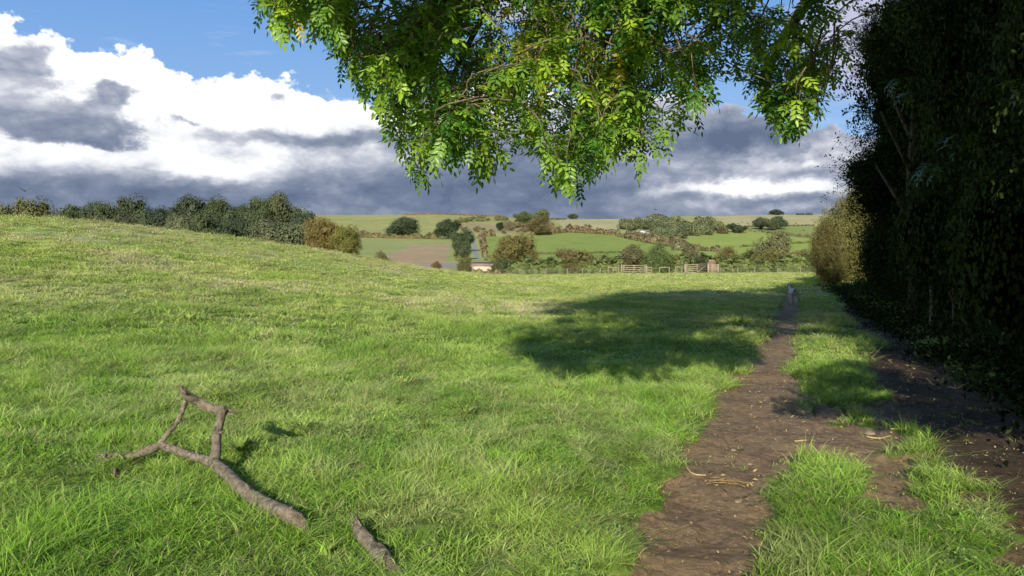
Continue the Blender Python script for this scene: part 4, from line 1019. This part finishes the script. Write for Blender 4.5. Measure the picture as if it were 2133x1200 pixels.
for (Y, pxl, zc, w, hh) in [(23, 1835, 7.8, 6.5, 8.0), (27, 1752, 4.9, 5.0, 4.6), (18, 1885, 7.5, 6.5, 7.0), (30, 1818, 8.0, 5.0, 6.0), (22, 1752, 7.6, 3.0, 2.2)]:
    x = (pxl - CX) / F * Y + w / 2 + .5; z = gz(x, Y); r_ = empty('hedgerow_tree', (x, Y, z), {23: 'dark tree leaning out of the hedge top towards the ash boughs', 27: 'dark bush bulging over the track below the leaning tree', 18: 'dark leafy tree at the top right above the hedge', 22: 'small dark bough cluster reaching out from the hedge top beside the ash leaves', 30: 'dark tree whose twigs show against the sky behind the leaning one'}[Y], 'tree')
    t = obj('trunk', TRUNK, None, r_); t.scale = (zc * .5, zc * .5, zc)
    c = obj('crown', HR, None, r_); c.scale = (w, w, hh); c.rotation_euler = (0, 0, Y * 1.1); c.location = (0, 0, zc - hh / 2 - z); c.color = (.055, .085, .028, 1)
for (px, py, Y) in [(1868, 165, 19), (1890, 195, 18), (2000, 290, 14), (1935, 350, 15), (2125, 180, 11)]:
    lf = dict(v=[], q=[], t=[], n=0); rq = np.random.RandomState(px); c0 = np.array(W(px, py, Y))
    for k in range(16):
        a_ = rq.rand() * 6.28; stamp(lf, rq, c0 + rq.normal(size=3) * .03, np.array([cos(a_), sin(a_) * .5 - .4, rq.uniform(-.8, .2)]), rq.uniform(.2, .42), .5)
    f4 = [f for f in lf['q'] if len(f) == 4]; f3 = [f for f in lf['q'] if len(f) == 3]; t4 = [t for f, t in zip(lf['q'], lf['t']) if len(f) == 4] + [t for f, t in zip(lf['q'], lf['t']) if len(f) == 3]
    o = obj('leaf_spray', mesh('leaf_spray', np.concatenate(lf['v']) - np.array(r_.location), [np.array(f4), np.array(f3)], False, t4), M['ash'], r_); o.color = (.11, .17, .03, 1)
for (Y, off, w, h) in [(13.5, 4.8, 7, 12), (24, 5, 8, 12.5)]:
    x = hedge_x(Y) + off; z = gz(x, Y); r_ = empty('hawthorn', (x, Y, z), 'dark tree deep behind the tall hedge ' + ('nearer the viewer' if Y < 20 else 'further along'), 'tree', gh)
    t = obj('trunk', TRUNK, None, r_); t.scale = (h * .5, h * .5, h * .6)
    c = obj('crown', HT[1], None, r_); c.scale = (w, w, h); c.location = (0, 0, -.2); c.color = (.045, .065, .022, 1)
SUNH = crown_mesh('foliage', 95, 60, 48000, .013, 'round', .6, br=(.05, .20), sprigs=2200, spr_len=.13, spr_leaf=.012)
SUNH.materials.append(M['leaf'])
for (px0, px1, top, Y, col, lb) in [(1704, 1850, 402, 60, (.27, .26, .085), 'tall sunlit yellow green hawthorn at the end of the dark hedge'), (1690, 1765, 468, 57, (.24, .22, .075), 'lower sunlit hawthorn skirt on the left of the tall one'), (1800, 1900, 420, 62, (.2, .18, .07), 'sunlit hawthorn mostly hidden behind the dark hedge')]:
    x = ((px0 + px1) / 2 - CX) / F * Y; z = gz(x, Y); w = (px1 - px0) / F * Y; h = EYE - (top - HY) / F * Y - z
    r_ = empty('hawthorn', (x, Y, z), lb, 'tree'); t = obj('trunk', TRUNK, None, r_); t.scale = (h * .8,) * 3
    c = obj('foliage', SUNH, None, r_); c.scale = (w, w, h * 1.03); c.rotation_euler = (0, 0, px0 * .7); c.color = col + (1,)
# old stems and posts in the gloom under the hedge
for (px, py0, py1, Y) in [(1940, 556, 650, 17.5), (1987, 560, 652, 16.8), (2092, 575, 690, 13.0)]:
    x = (px - CX) / F * Y; z = gz(x, Y); hh = EYE - (py0 - HY) / F * Y - z; m = MB(); m.tube([(0, 0, -.1), (.02, 0, hh * .5), (.01, 0, hh)], [.055, .05, .048], 8, .08, px)
    o = tag(obj('fence_post', m.build('fence_post', True), M['post']), {1940: 'left one of two old posts standing in the dark hedge bottom', 1987: 'right one of two close old posts in the dark hedge bottom', 2092: 'old leaning post in the dark hedge bottom nearest the viewer'}[px], 'post'); o.location = (x, Y, z)

# ------------------------------------------------------------------ grass: clumps placed by geometry nodes on the meadow
def clump(seed, n, rad, h, w, lean=.5, straw=.0, seeds=0):
    rg = np.random.RandomState(seed); vs = []; fs = []; tip = []; rn = []; off = 0
    for i in range(n):
        a = rg.rand() * 2 * pi; r = rad * sqrt(rg.rand()); b = np.array([r * cos(a), r * sin(a), -.01]); hh = h * rg.uniform(.45, 1.3); ln = rg.normal(size=2) * lean * hh; ww = w * rg.uniform(.6, 1.3)
        th = rg.rand() * pi; s = np.array([cos(th), sin(th), 0]) * ww / 2; rv = rg.rand() * (1 - straw) + straw * .95
        for k, t in enumerate((0, .4, .75, 1)):
            c = b + np.array([ln[0] * t * t, ln[1] * t * t, hh * t * (1 - .22 * t * min(1.5, np.linalg.norm(ln) / hh))]); f = (1, .9, .55, .0)[k]
            if k < 3: vs += [c - s * f, c + s * f]; tip += [t, t]; rn += [rv, rv]
            else: vs += [c]; tip += [t]; rn += [rv]
        fs += [(off, off + 1, off + 3, off + 2), (off + 2, off + 3, off + 5, off + 4), (off + 4, off + 5, off + 6)]; off += 7
    q = [f for f in fs if len(f) == 4]; t3 = [f for f in fs if len(f) == 3]
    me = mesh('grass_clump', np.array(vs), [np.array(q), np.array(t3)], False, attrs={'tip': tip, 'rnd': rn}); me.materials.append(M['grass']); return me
def scatter_nodes(name, clumps, P, rot, scl, idx_):
    cc = bpy.data.collections.new(name + '_clumps')
    for k, me in enumerate(clumps):
        o = bpy.data.objects.new('grass_clump', me); cc.objects.link(o)
    me = bpy.data.meshes.new(name); me.vertices.add(len(P)); me.vertices.foreach_set('co', np.asarray(P, np.float32).ravel())
    a = me.attributes.new('rot', 'FLOAT_VECTOR', 'POINT'); a.data.foreach_set('vector', np.asarray(rot, np.float32).ravel())
    a = me.attributes.new('scl', 'FLOAT_VECTOR', 'POINT'); a.data.foreach_set('vector', np.asarray(scl, np.float32).ravel())
    a = me.attributes.new('pick', 'INT', 'POINT'); a.data.foreach_set('value', np.asarray(idx_, np.int32))
    o = bpy.data.objects.new(name, me); COL.objects.link(o)
    ng = bpy.data.node_groups.new(name + '_nodes', 'GeometryNodeTree'); ng.interface.new_socket('Geometry', in_out='INPUT', socket_type='NodeSocketGeometry'); ng.interface.new_socket('Geometry', in_out='OUTPUT', socket_type='NodeSocketGeometry')
    N = ng.nodes; i = N.new('NodeGroupInput'); u = N.new('NodeGroupOutput'); ci = N.new('GeometryNodeCollectionInfo'); ci.inputs['Collection'].default_value = cc; ci.inputs['Separate Children'].default_value = True; ci.inputs['Reset Children'].default_value = True
    ip = N.new('GeometryNodeInstanceOnPoints'); ip.inputs['Pick Instance'].default_value = True
    def at(nm, ty):
        n = N.new('GeometryNodeInputNamedAttribute'); n.data_type = ty; n.inputs['Name'].default_value = nm; return n.outputs['Attribute']
    L = ng.links; L.new(i.outputs[0], ip.inputs['Points']); L.new(ci.outputs[0], ip.inputs['Instance']); L.new(at('pick', 'INT'), ip.inputs['Instance Index']); L.new(at('rot', 'FLOAT_VECTOR'), ip.inputs['Rotation']); L.new(at('scl', 'FLOAT_VECTOR'), ip.inputs['Scale']); L.new(ip.outputs[0], u.inputs[0])
    md = o.modifiers.new('scatter', 'NODES'); md.node_group = ng
    return o
BRANCH_LINE = [[wp(636, 1088, 4.74), wp(500, 1015, 5.38), wp(443, 962, 6.0), wp(330, 926, 6.38), wp(213, 952, 6.32)], [wp(744, 1098, 4.62), wp(838, 1215, 4.08)]]
def field_points(rg, n, Y0, Y1, halfpx=1160, dirtmax=.35, power=1.0):
    """points spread evenly over the wedge of meadow between two depths"""
    Y = np.sqrt(rg.uniform(Y0 ** 2, Y1 ** 2, n)) if power == 1 else np.exp(rg.uniform(np.log(Y0), np.log(Y1), n))
    px = CX + rg.uniform(-1, 1, n) * halfpx; x = (px - CX) / F * Y
    cY = np.interp(px, CR_PX, CR_Y); keep = Y < cY + 5
    d = dirt_mask(x, Y); keep &= (d < rg.uniform(dirtmax * .1, dirtmax * .9, n)) | (dirtmax > 1)
    keep &= x < hedge_x(Y) + 3
    dd = np.full(n, 9.0)
    for pl in BRANCH_LINE:
        for a, b in zip(pl[:-1], pl[1:]):
            vx, vy = b[0] - a[0], b[1] - a[1]; t = np.clip(((x - a[0]) * vx + (Y - a[1]) * vy) / (vx * vx + vy * vy), 0, 1)
            dd = np.minimum(dd, np.hypot(x - a[0] - t * vx, Y - a[1] - t * vy))
    keep &= (dd > np.where(Y < 4.7, .10, .06)) | (rg.rand(n) < np.where(Y < 4.7, .15, .4))
    x = x[keep]; Y = Y[keep]; return x, Y, H(x, Y)
def grass_layer(name, label, seed, n, Y0, Y1, clumps, s0, s1, power=1.0, dirtmax=.35, mask=None, tall=1.0):
    rg = np.random.RandomState(seed); x, Y, z = field_points(rg, n, Y0, Y1, 1200, dirtmax, power)
    if mask is not None: k = mask(x, Y, rg); x, Y, z = x[k], Y[k], z[k]
    n = len(x); s = np.interp(Y, [Y0, Y1], [s0, s1]) * rg.uniform(.75, 1.25, n)
    pn = fbm(x * 1.1, Y * 1.1, 77, 3); hgt = s * np.clip(.5 + 1.3 * (pn - .25), .4, 1.5) * tall
    rot = np.stack([rg.normal(size=n) * .12, rg.normal(size=n) * .12, rg.rand(n) * 2 * pi], 1)
    o = scatter_nodes(name, clumps, np.stack([x, Y, z], 1), rot, np.stack([s, s, hgt], 1), rg.randint(0, len(clumps), n))
    return tag(o, label, 'grass', None, 'stuff')
near_c = [clump(i, 34, .11, .095, .0062, .85) for i in range(6)]
mid_c = [clump(20 + i, 34, .24, .10, .015, .7) for i in range(5)]
far_c = [clump(40 + i, 34, .62, .13, .045, .6) for i in range(4)]
tuss_c = [clump(60 + i, 60, .10, .20, .0065, 1.0, .25) for i in range(4)]
straw_c = [clump(70 + i, 40, .35, .38, .014, .45, .92) for i in range(3)]
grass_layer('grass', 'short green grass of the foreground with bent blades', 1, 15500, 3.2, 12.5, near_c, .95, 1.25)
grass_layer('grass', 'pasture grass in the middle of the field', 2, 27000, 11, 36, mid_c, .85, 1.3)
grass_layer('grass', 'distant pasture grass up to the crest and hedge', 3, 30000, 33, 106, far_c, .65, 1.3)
grass_layer('tussock_grass', 'longer tufts of grass with straw coloured blades', 4, 4200, 3.4, 22, tuss_c, .75, 1.35, 2.0, .3, lambda x, y, r: fbm(x * .7, y * .7, 55, 3) + .14 * r.rand(len(x)) > .58)
grass_layer('dry_grass', 'dry pale grass stalks along the crest and far edge', 5, 9000, 38, 106, straw_c, .8, 1.15, 1.0, .3,
            lambda x, y, r: (np.interp(CX + F * x / y, CR_PX, CR_Y) - y < 9 + 10 * fbm(x * .2, y * .2, 5, 2)) & (r.rand(len(x)) < np.where(x / y < -.1, .9, .35)))
grass_layer('dry_grass', 'scattered bleached stalks in the pasture', 6, 1500, 9, 60, [clump(80 + i, 9, .25, .26, .007, .8, .96) for i in range(3)], .7, 1.5, 2.0, .2, lambda x, y, r: fbm(x * .3, y * .3, 15, 3) > .5)
grass_layer('tussock_grass', 'dark green tussocks dotted over the pasture', 14, 2600, 8, 60, [clump(160 + i, 60, .17, .20, .010, .9) for i in range(3)], .7, 1.5, 2.0, .2, lambda x, y, r: fbm(x * .45, y * .45, 155, 3) + .14 * r.rand(len(x)) > .61)
rg = np.random.RandomState(71); pp = []
for pl in BRANCH_LINE[:1]:
    for a_, b_ in zip(pl[:-1], pl[1:]):
        L_ = np.hypot(b_[0] - a_[0], b_[1] - a_[1])
        for q in range(int(L_ * 24)):
            u = rg.rand(); pp.append((a_[0] + (b_[0] - a_[0]) * u + rg.normal() * .05, a_[1] + (b_[1] - a_[1]) * u - abs(rg.normal()) * .07 - .02))
pp = np.array(pp + [(wp(626 + rg.normal() * 14, 1080 + rg.normal() * 8, 4.75)[0], wp(626, 1084, 4.75)[1] + rg.normal() * .06) for q in range(14)])
n_ = len(pp); s_ = rg.uniform(.4, .8, n_)
tag(scatter_nodes('tussock_grass', tuss_c, np.stack([pp[:, 0], pp[:, 1], H(pp[:, 0], pp[:, 1])], 1), np.stack([rg.normal(size=n_) * .15, rg.normal(size=n_) * .15, rg.rand(n_) * 6.28], 1), np.stack([s_, s_, s_ * .8], 1), rg.randint(0, 4, n_)), 'grass blades growing up around the fallen branch and log', 'grass', None, 'stuff')
# thin grass growing in the bare wheel tracks and ragged edges
grass_layer('grass', 'sparse thin grass on the bare track edges', 7, 2600, 3.4, 30, [clump(90 + i, 10, .08, .05, .006, .8) for i in range(3)], .8, 1.6, 2.0, 1.5, lambda x, y, r: (dirt_mask(x, y) > .1) & (fbm(x * 1.5, y * 1.5, 65, 3) > .56))
# undergrowth under the dark hedge
rg = np.random.RandomState(33); vs = []; fs = []; ts = []; off = 0
for k in range(1300):
    Y = np.exp(rg.uniform(np.log(5), np.log(50))); x = hedge_x(Y) + rg.uniform(-1.3, 2.2); z = gz(x, Y); h = rg.uniform(.15, .75) * (1 if x > hedge_x(Y) else .5); nn = 46
    P = np.array([x, Y, z]) + rg.normal(size=(nn, 3)) * np.array([.22, .22, 0]) ; P[:, 2] = z + rg.rand(nn) * h
    v, f = leaf_quads(rg, P, rnd_dirs(rg, nn), rg.uniform(.05, .11, nn), .5); vs.append(v); fs.append(f + off); off += len(v); ts.append(rg.rand(nn))
me = mesh('undergrowth', np.concatenate(vs), np.concatenate(fs), False, np.concatenate(ts)); o = obj('undergrowth', me, M['leaf_dark']); o.color = (.03, .05, .018, 1)
tag(o, 'dark nettles and weeds at the foot of the tall hedge', 'undergrowth', None, 'stuff')
rg = np.random.RandomState(44); vs = []; fs = []; ts = []; off = 0
xs_, ys_, zs_ = field_points(rg, 2600, 3.6, 26, 1200, .2, 2.0)
kk_ = fbm(xs_ * .8, ys_ * .8, 255, 3) > .53; xs_, ys_, zs_ = xs_[kk_], ys_[kk_], zs_[kk_]
for x_, y_, z_ in zip(xs_, ys_, zs_):
    nn = 16; sc = .7 + y_ * .05; P = np.array([x_, y_, z_ + .05]) + rg.normal(size=(nn, 3)) * np.array([.06, .06, .012]) * sc; N_ = np.array([0, -.25, 1.]) + rg.normal(size=(nn, 3)) * .45; N_ /= np.linalg.norm(N_, axis=1)[:, None]
    v, f = leaf_quads(rg, P, N_, rg.uniform(.016, .036, nn) * sc, .55); vs.append(v); fs.append(f + off); off += len(v); ts.append(rg.rand(nn) * .8)
me = mesh('clover', np.concatenate(vs), np.concatenate(fs), False, np.concatenate(ts)); o = obj('clover', me, M['weed']); o.color = (.20, .34, .09, 1)
tag(o, 'patches of clover and small broad leaved weeds among the grass', 'clover', None, 'stuff')
# ------------------------------------------------------------------ weeds, stones, litter
def thistle(px, py, size, lb, col=(.13, .19, .085), n=60, tall=.5):
    Y = F * EYE / (py - HY); x = (px - CX) / F * Y; z = gz(x, Y); rg = np.random.RandomState(px); vs = []; fs = []; ts = []; off = 0
    for k in range(n):
        a = rg.rand() * 2 * pi; r = rg.rand() ** .7 * size; b = np.array([r * .6 * cos(a), r * .6 * sin(a), .02]); d = np.array([cos(a), sin(a), rg.uniform(.7, 3.2) * tall]); d /= np.linalg.norm(d); s = np.array([-sin(a), cos(a), 0]); L = size * rg.uniform(.3, .6)
        m_ = 5; pts = [b + d * L * t - np.array([0, 0, .35 * L * t * t]) for t in np.linspace(0, 1, m_)]
        for i in range(m_ - 1):
            w0 = L * .15 * (1 if i % 2 else .45) * (1 - i / m_); w1 = L * .15 * (.45 if i % 2 else 1) * (1 - (i + 1) / m_)
            vs += [pts[i] - s * w0, pts[i] + s * w0, pts[i + 1] + s * w1, pts[i + 1] - s * w1]; fs.append((off, off + 1, off + 2, off + 3)); off += 4; ts.append(.3 + .6 * rg.rand())
    o = obj('thistle', mesh('thistle', np.array(vs), np.array(fs), False, ts), M['weed']); o.location = (x, Y, z + .02); o.scale = (1.0, 1.0, 1.25); o.color = (col[0] * 1.9, col[1] * 1.75, col[2] * .9, 1)
    return tag(o, lb, 'weed')
thistle(628, 915, .22, 'grey green thistle in the grass right of the fallen branch')
thistle(500, 975, .20, 'dark low weed beside the fork of the fallen branch', (.09, .14, .05))
thistle(835, 808, .30, 'pale weed rosette in the middle of the grass', (.20, .24, .13))
thistle(970, 868, .20, 'small thistle right of the pale rosette', (.12, .17, .08))
thistle(1165, 822, .30, 'low flat weed patch left of the wheel track', (.13, .18, .07))
thistle(885, 905, .16, 'dark weed tuft with a dry stalk in the foreground grass', (.08, .12, .04), 40, 1.4)
thistle(690, 855, .22, 'dark green weed behind the fallen branch shadow', (.08, .13, .045))
thistle(270, 722, .5, 'low weed on the left slope, left one of two', (.13, .20, .10), 40, .5)
thistle(390, 722, .5, 'low weed on the left slope, right one of two', (.12, .18, .09), 40, .5)
thistle(270, 995, .24, 'green weed clump below the left tip of the fallen branch', (.09, .15, .05))
thistle(1535, 676, .45, 'tall weed catching light in the tree shadow', (.12, .17, .06), 40, 1.6)
def stone(px, py, r, lb, col='stone'):
    Y = F * EYE / (py - HY); x = (px - CX) / F * Y; rg = np.random.RandomState(px); import bmesh as bmh
    bm = bmh.new(); bmh.ops.create_icosphere(bm, subdivisions=2, radius=1)
    for v in bm.verts: k = 1 + .25 * (rg.rand() - .5); v.co.x *= k * 1.25; v.co.y *= k; v.co.z *= k * .5
    me = bpy.data.meshes.new('stone'); bm.to_mesh(me); bm.free(); o = obj('stone', me, M[col]); o.location = (x, Y, gz(x, Y) + r * .25); o.scale = (r, r, r); o.rotation_euler = (0, 0, px)
    return tag(o, lb, 'stone', 'stones on the track')
stone(1811, 893, .055, 'largest flat tan stone between the wheel tracks')
stone(1528, 932, .026, 'reddish stone on the left wheel track'); stone(1792, 877, .03, 'small stone left of the flat tan one'); stone(1537, 1030, .022, 'small pale stone low on the left wheel track')
stone(1775, 938, .022, 'white pebble in the bare patch'); stone(1562, 953, .018, 'round pebble near the middle of the left track'); stone(1600, 985, .016, 'tiny pale pebble at the edge of the middle grass')
def stick(p, rad, lb, mat='straw'):
    m = MB(); pts = []
    for px, py in p:
        Y = F * EYE / (py - HY); x = (px - CX) / F * Y; pts.append((x, Y, gz(x, Y) + rad * 1.2 + .006))
    m.tube(pts, rad, 6, .1, 1, 3); return tag(obj('stick', m.build('stick', True), M[mat]), lb, 'stick')
stick([(1805, 906), (1832, 908), (1858, 901)], .007, 'pale curved stick lying across the bare patch')
stick([(1855, 893), (1890, 893)], .008, 'short straight stick right of the flat stone'); stick([(1655, 917), (1680, 916)], .007, 'tiny pale stick in the bare earth left of the stone')
stick([(1975, 797), (1995, 800), (2012, 792)], .007, 'pale bent twig in the dark right track'); stick([(1930, 780), (1945, 795)], .008, 'thin twig in the shade left of the bent one')
stick([(1422, 960), (1440, 985), (1470, 988)], .006, 'dry stalk on the left edge of the wheel track', 'straw')
# straw heap and dry leaf litter
rg = np.random.RandomState(8); m = MB()
for k in range(34):
    px = 1515 + rg.normal() * 22; py = 997 + rg.normal() * 4; Y = F * EYE / (py - HY); x = (px - CX) / F * Y; a = rg.normal() * .7; L = rg.uniform(.03, .10); z = gz(x, Y) + .012 + rg.rand() * .015
    m.bar((x - cos(a) * L / 2, Y - sin(a) * L / 2, z), (x + cos(a) * L / 2, Y + sin(a) * L / 2, z + .004), .003, .003)
tag(obj('straw', m.build('straw'), M['dryleaf']), 'small heap of orange dry straw on the left wheel track', 'straw', None, 'stuff')
def litter(seed, n, size, mat, lb, Y0=3.6, Y1=26):
    rg = np.random.RandomState(seed); Y = np.exp(rg.uniform(np.log(Y0), np.log(Y1), n * 9)); x = rg.uniform(.3, 4.5, n * 9) + .36 * (Y - 4)
    d = dirt_mask(x, Y); k = (d > .4) & (rg.rand(len(x)) < .35 + .65 * (fbm(x * 1.5, Y * 1.5, 99, 2) > .5)); x = x[k][:n]; Y = Y[k][:n]; P = np.stack([x, Y, H(x, Y) + .016], 1)
    Nn = np.tile((0, 0, 1.), (len(x), 1)) + rg.normal(size=(len(x), 3)) * .35; Nn /= np.linalg.norm(Nn, axis=1)[:, None]
    v, f = leaf_quads(rg, P, Nn, size * rg.uniform(.5, 1.5, len(x)), .45); tag(obj('leaf_litter', mesh('leaf_litter', v, f), M[mat]), lb, 'leaf litter', None, 'stuff')
litter(1, 1300, .036, 'dryleaf', 'fallen dry leaves scattered over the wheel tracks'); litter(2, 2600, .018, 'straw', 'pale flecks of straw and chippings on the bare earth')

# ------------------------------------------------------------------ sky and sun
w = bpy.data.worlds.new('World'); scene.world = w; w.use_nodes = True; nt = w.node_tree; nt.nodes.clear(); X.nt = nt
out = nt.nodes.new('ShaderNodeOutputWorld'); bg = nt.nodes.new('ShaderNodeBackground'); bg.inputs[1].default_value = .10
sky = nt.nodes.new('ShaderNodeTexSky'); sky.sky_type = 'NISHITA'; sky.sun_disc = False; sky.sun_elevation = SUN_EL; sky.sun_rotation = pi + SUN_AZ
sky.air_density = 1.0; sky.dust_density = .4; sky.ozone_density = 2.0
tc = nt.nodes.new('ShaderNodeTexCoord'); dx, dy, dz = sep(X(tc.outputs['Generated']))
U0 = X.m('ARCTAN2', dx, dy) * F; V0 = X.m('ARCSINE', dz) * F          # azimuth and elevation, in 1/1640 rad
def uv(px, py):
    az = atan((px - CX) / F); return az * F, atan((HY - py) / F * cos(az)) * F
nv = comb(U0 / 210.0, V0 / 120.0, 0.0)
def cen(n, k): return (n - .5) * k
wa = noise(comb(U0 / 130.0, V0 / 95.0, 4.0), 1.0, 5, .6); wb = noise(comb(U0 / 130.0, V0 / 95.0, 14.0), 1.0, 5, .6)
U = U0 + cen(wa, 110); V = V0 + cen(wb, 80)
big = noise(comb(U0 / 330.0, V0 / 85.0, 2.0), 1.0, 5, .62, .3); fine = noise(comb(U0 / 90.0, V0 / 42.0, 6.0), 1.0, 6, .65, .4)
# top outline of the cloud bank, by azimuth
fcv = nt.nodes.new('ShaderNodeFloatCurve'); top = [(-600, 0), (0, 20), (60, 48), (140, 90), (250, 84), (330, 108), (400, 158), (470, 162), (560, 140), (640, 180), (740, 208), (860, 205), (1000, 170), (1200, 180), (1440, 195), (1520, 205), (1620, 235), (1700, 262), (1800, 270), (2133, 260), (2900, 100)]
cm = fcv.mapping.curves[0]; pts = []
for px, py in top:
    u_, v_ = uv(px, py); pts.append(((u_ + 2000) / 4000, v_ / 700))
pts = [(0, .9)] + [p for p in pts if 0 < p[0] < 1] + [(1, .7)]
while len(cm.points) < len(pts): cm.points.new(.5, .5)
for p, (a, b) in zip(cm.points, pts): p.location = (a, b); p.handle_type = 'VECTOR'
fcv.mapping.update(); X.put(fcv.inputs['Value'], (U + 2000) / 4000.0)
topv = X(fcv.outputs[0]) * 700.0
def billow(vec, scale, detail=2.0):
    n = X.nt.nodes.new('ShaderNodeTexVoronoi'); n.feature = 'F1'; n.voronoi_dimensions = '2D'; X.put(n.inputs['Vector'], vec); n.inputs['Scale'].default_value = scale
    n.inputs['Detail'].default_value = detail; n.inputs['Roughness'].default_value = .55; n.inputs['Lacunarity'].default_value = 2.3
    return X(n.outputs['Distance'])
wq = noise(comb(U0 / 40.0, V0 / 40.0, 8.0), 1.0, 4, .6)
puff = billow(comb(U0 / 62.0 + wq * .5, V0 / 50.0 + wq * .4, 8.0), 1.0)
edge = noise(comb(U0 / 48.0, V0 / 40.0, 18.0), 1.0, 5, .62)
mask = sstep(topv + (.45 - puff) * 34.0 + cen(edge, 46) - V, -6.0, 8.0)
def blob(px, py, rx, ry, amp, pw=1.0):
    u_, v_ = uv(px, py); a = (U - u_) / rx; b = (V - v_) / ry; r2 = a * a + b * b
    return X.m('EXPONENT', r2 * -1.0) * amp
base = sstep(V0, 110.0, 285.0, .34, 1.30)
Bv = base
for b_ in [(620, 285, 210, 18, -.60), (450, 355, 95, 24, .55), (60, 335, 150, 24, .30), (300, 395, 320, 20, -.14), (300, 320, 120, 18, .12),
           (1050, 300, 330, 90, -.70), (1600, 265, 230, 55, -.95), (1350, 210, 200, 60, -.35), (1560, 388, 110, 16, .85), (1400, 400, 120, 14, .34), (1690, 392, 80, 13, .40), (1640, 345, 70, 12, .30), (1700, 435, 160, 12, .25), (1450, 430, 160, 12, .20), (290, 120, 120, 25, .3), (560, 170, 100, 30, .3), (860, 330, 120, 22, .12), (650, 440, 120, 10, .16)]:
    Bv = Bv + blob(*b_)
Bv = Bv + cen(big, .50) + cen(fine, .44) + (.42 - billow(comb(U0 / 95.0 + wa, V0 / 46.0 + wb, 3.0), 1.0)) * .24
lump = cen(fine, .9) + cen(edge, .5)
for b_ in [(105, 250, 175, 42, 1.0), (15, 130, 95, 55, .9), (240, 190, 48, 30, .85), (180, 290, 110, 22, .5), (575, 215, 32, 15, .66), (492, 200, 30, 14, .5), (390, 250, 40, 9, .4), (1560, 290, 200, 40, .45)]:
    lump = lump + blob(*b_)
Bv = Bv - sstep(lump, .30, .78) * .70
cc = ramp(X.m('MULTIPLY', Bv, .8, clamp=True), [(0.0, (.13, .17, .27)), (.16, (.185, .23, .34)), (.34, (.31, .355, .46)), (.50, (.55, .58, .67)), (.64, (.88, .90, .94)), (.84, (1.2, 1.2, 1.2))])
# thin lilac cloud high on the right and streaks in the blue
hi = blob(1790, 60, 130, 130, .95) + blob(1650, 330, 10, 10, 0.0) + blob(1060, 10, 110, 40, .8)
wisp = sstep(hi + cen(fine, .7), .25, .8) 
streak = sstep(noise(comb(U0 / 160.0, V0 / 26.0, 20.0), 1.0, 6, .6), .56, .74) * sstep(V0, 600.0, 250.0) * .35
skyc = X(sky.outputs[0])
skyc = mixc(1.0, skyc, (1.0, 1.0, 1.0), 'MULTIPLY')
blue = mixc(.75, mul_rgb(skyc, 1.0), mixc(sstep(V0, 150.0, 600.0), (3.2, 5.4, 9.2), (1.6, 3.9, 8.6)))
blue = mixc(wisp, blue, (5.6, 5.8, 7.6)); blue = mixc(streak, blue, (8.0, 8.6, 9.8))
col = mixc(mask, blue, mul_rgb(cc, 10.0))
# behind the viewer: broken fair weather sky
front = sstep(dy, -.1, .35)
back = mixc(sstep(noise(X(tc.outputs['Generated']), 2.2, 5, .6), .5, .65) * .6, skyc, (6.0, 6.1, 6.6))
col = mixc(front, mul_rgb(back, .5), col)
col = mixc(sstep(dz, 0.0, -.05), col, (.6, .8, .3))
X.put(bg.inputs[0], col); nt.links.new(bg.outputs[0], out.inputs[0])
w.cycles.sampling_method = 'MANUAL'; w.cycles.sample_map_resolution = 512

sd = bpy.data.lights.new('sun', 'SUN'); sd.energy = 5.0; sd.angle = radians(.53); sd.color = (1.0, .93, .80)
so = bpy.data.objects.new('sun', sd); COL.objects.link(so)
from mathutils import Vector
ldir = Vector((sin(SUN_AZ) * cos(SUN_EL), cos(SUN_AZ) * cos(SUN_EL), -sin(SUN_EL)))
so.rotation_euler = ldir.to_track_quat('-Z', 'Y').to_euler()

cd = bpy.data.cameras.new('camera'); co = bpy.data.objects.new('camera', cd); COL.objects.link(co)
cd.sensor_width = 36; cd.lens = 36 * F / 2133; cd.shift_y = -(600 - HY) / 2133; cd.clip_start = .05; cd.clip_end = 30000
co.location = (0, 0, EYE); co.rotation_euler = (pi / 2, 0, 0); scene.camera = co
scene.view_settings.view_transform = 'Standard'; scene.view_settings.look = 'None'; scene.view_settings.exposure = 0; scene.view_settings.gamma = 1
scene.cycles.max_bounces = 4; scene.cycles.diffuse_bounces = 2; scene.cycles.transmission_bounces = 2; scene.cycles.glossy_bounces = 2
scene.cycles.use_denoising = True
scene.cycles.use_adaptive_sampling = True; scene.cycles.adaptive_threshold = .03; scene.cycles.adaptive_min_samples = 16
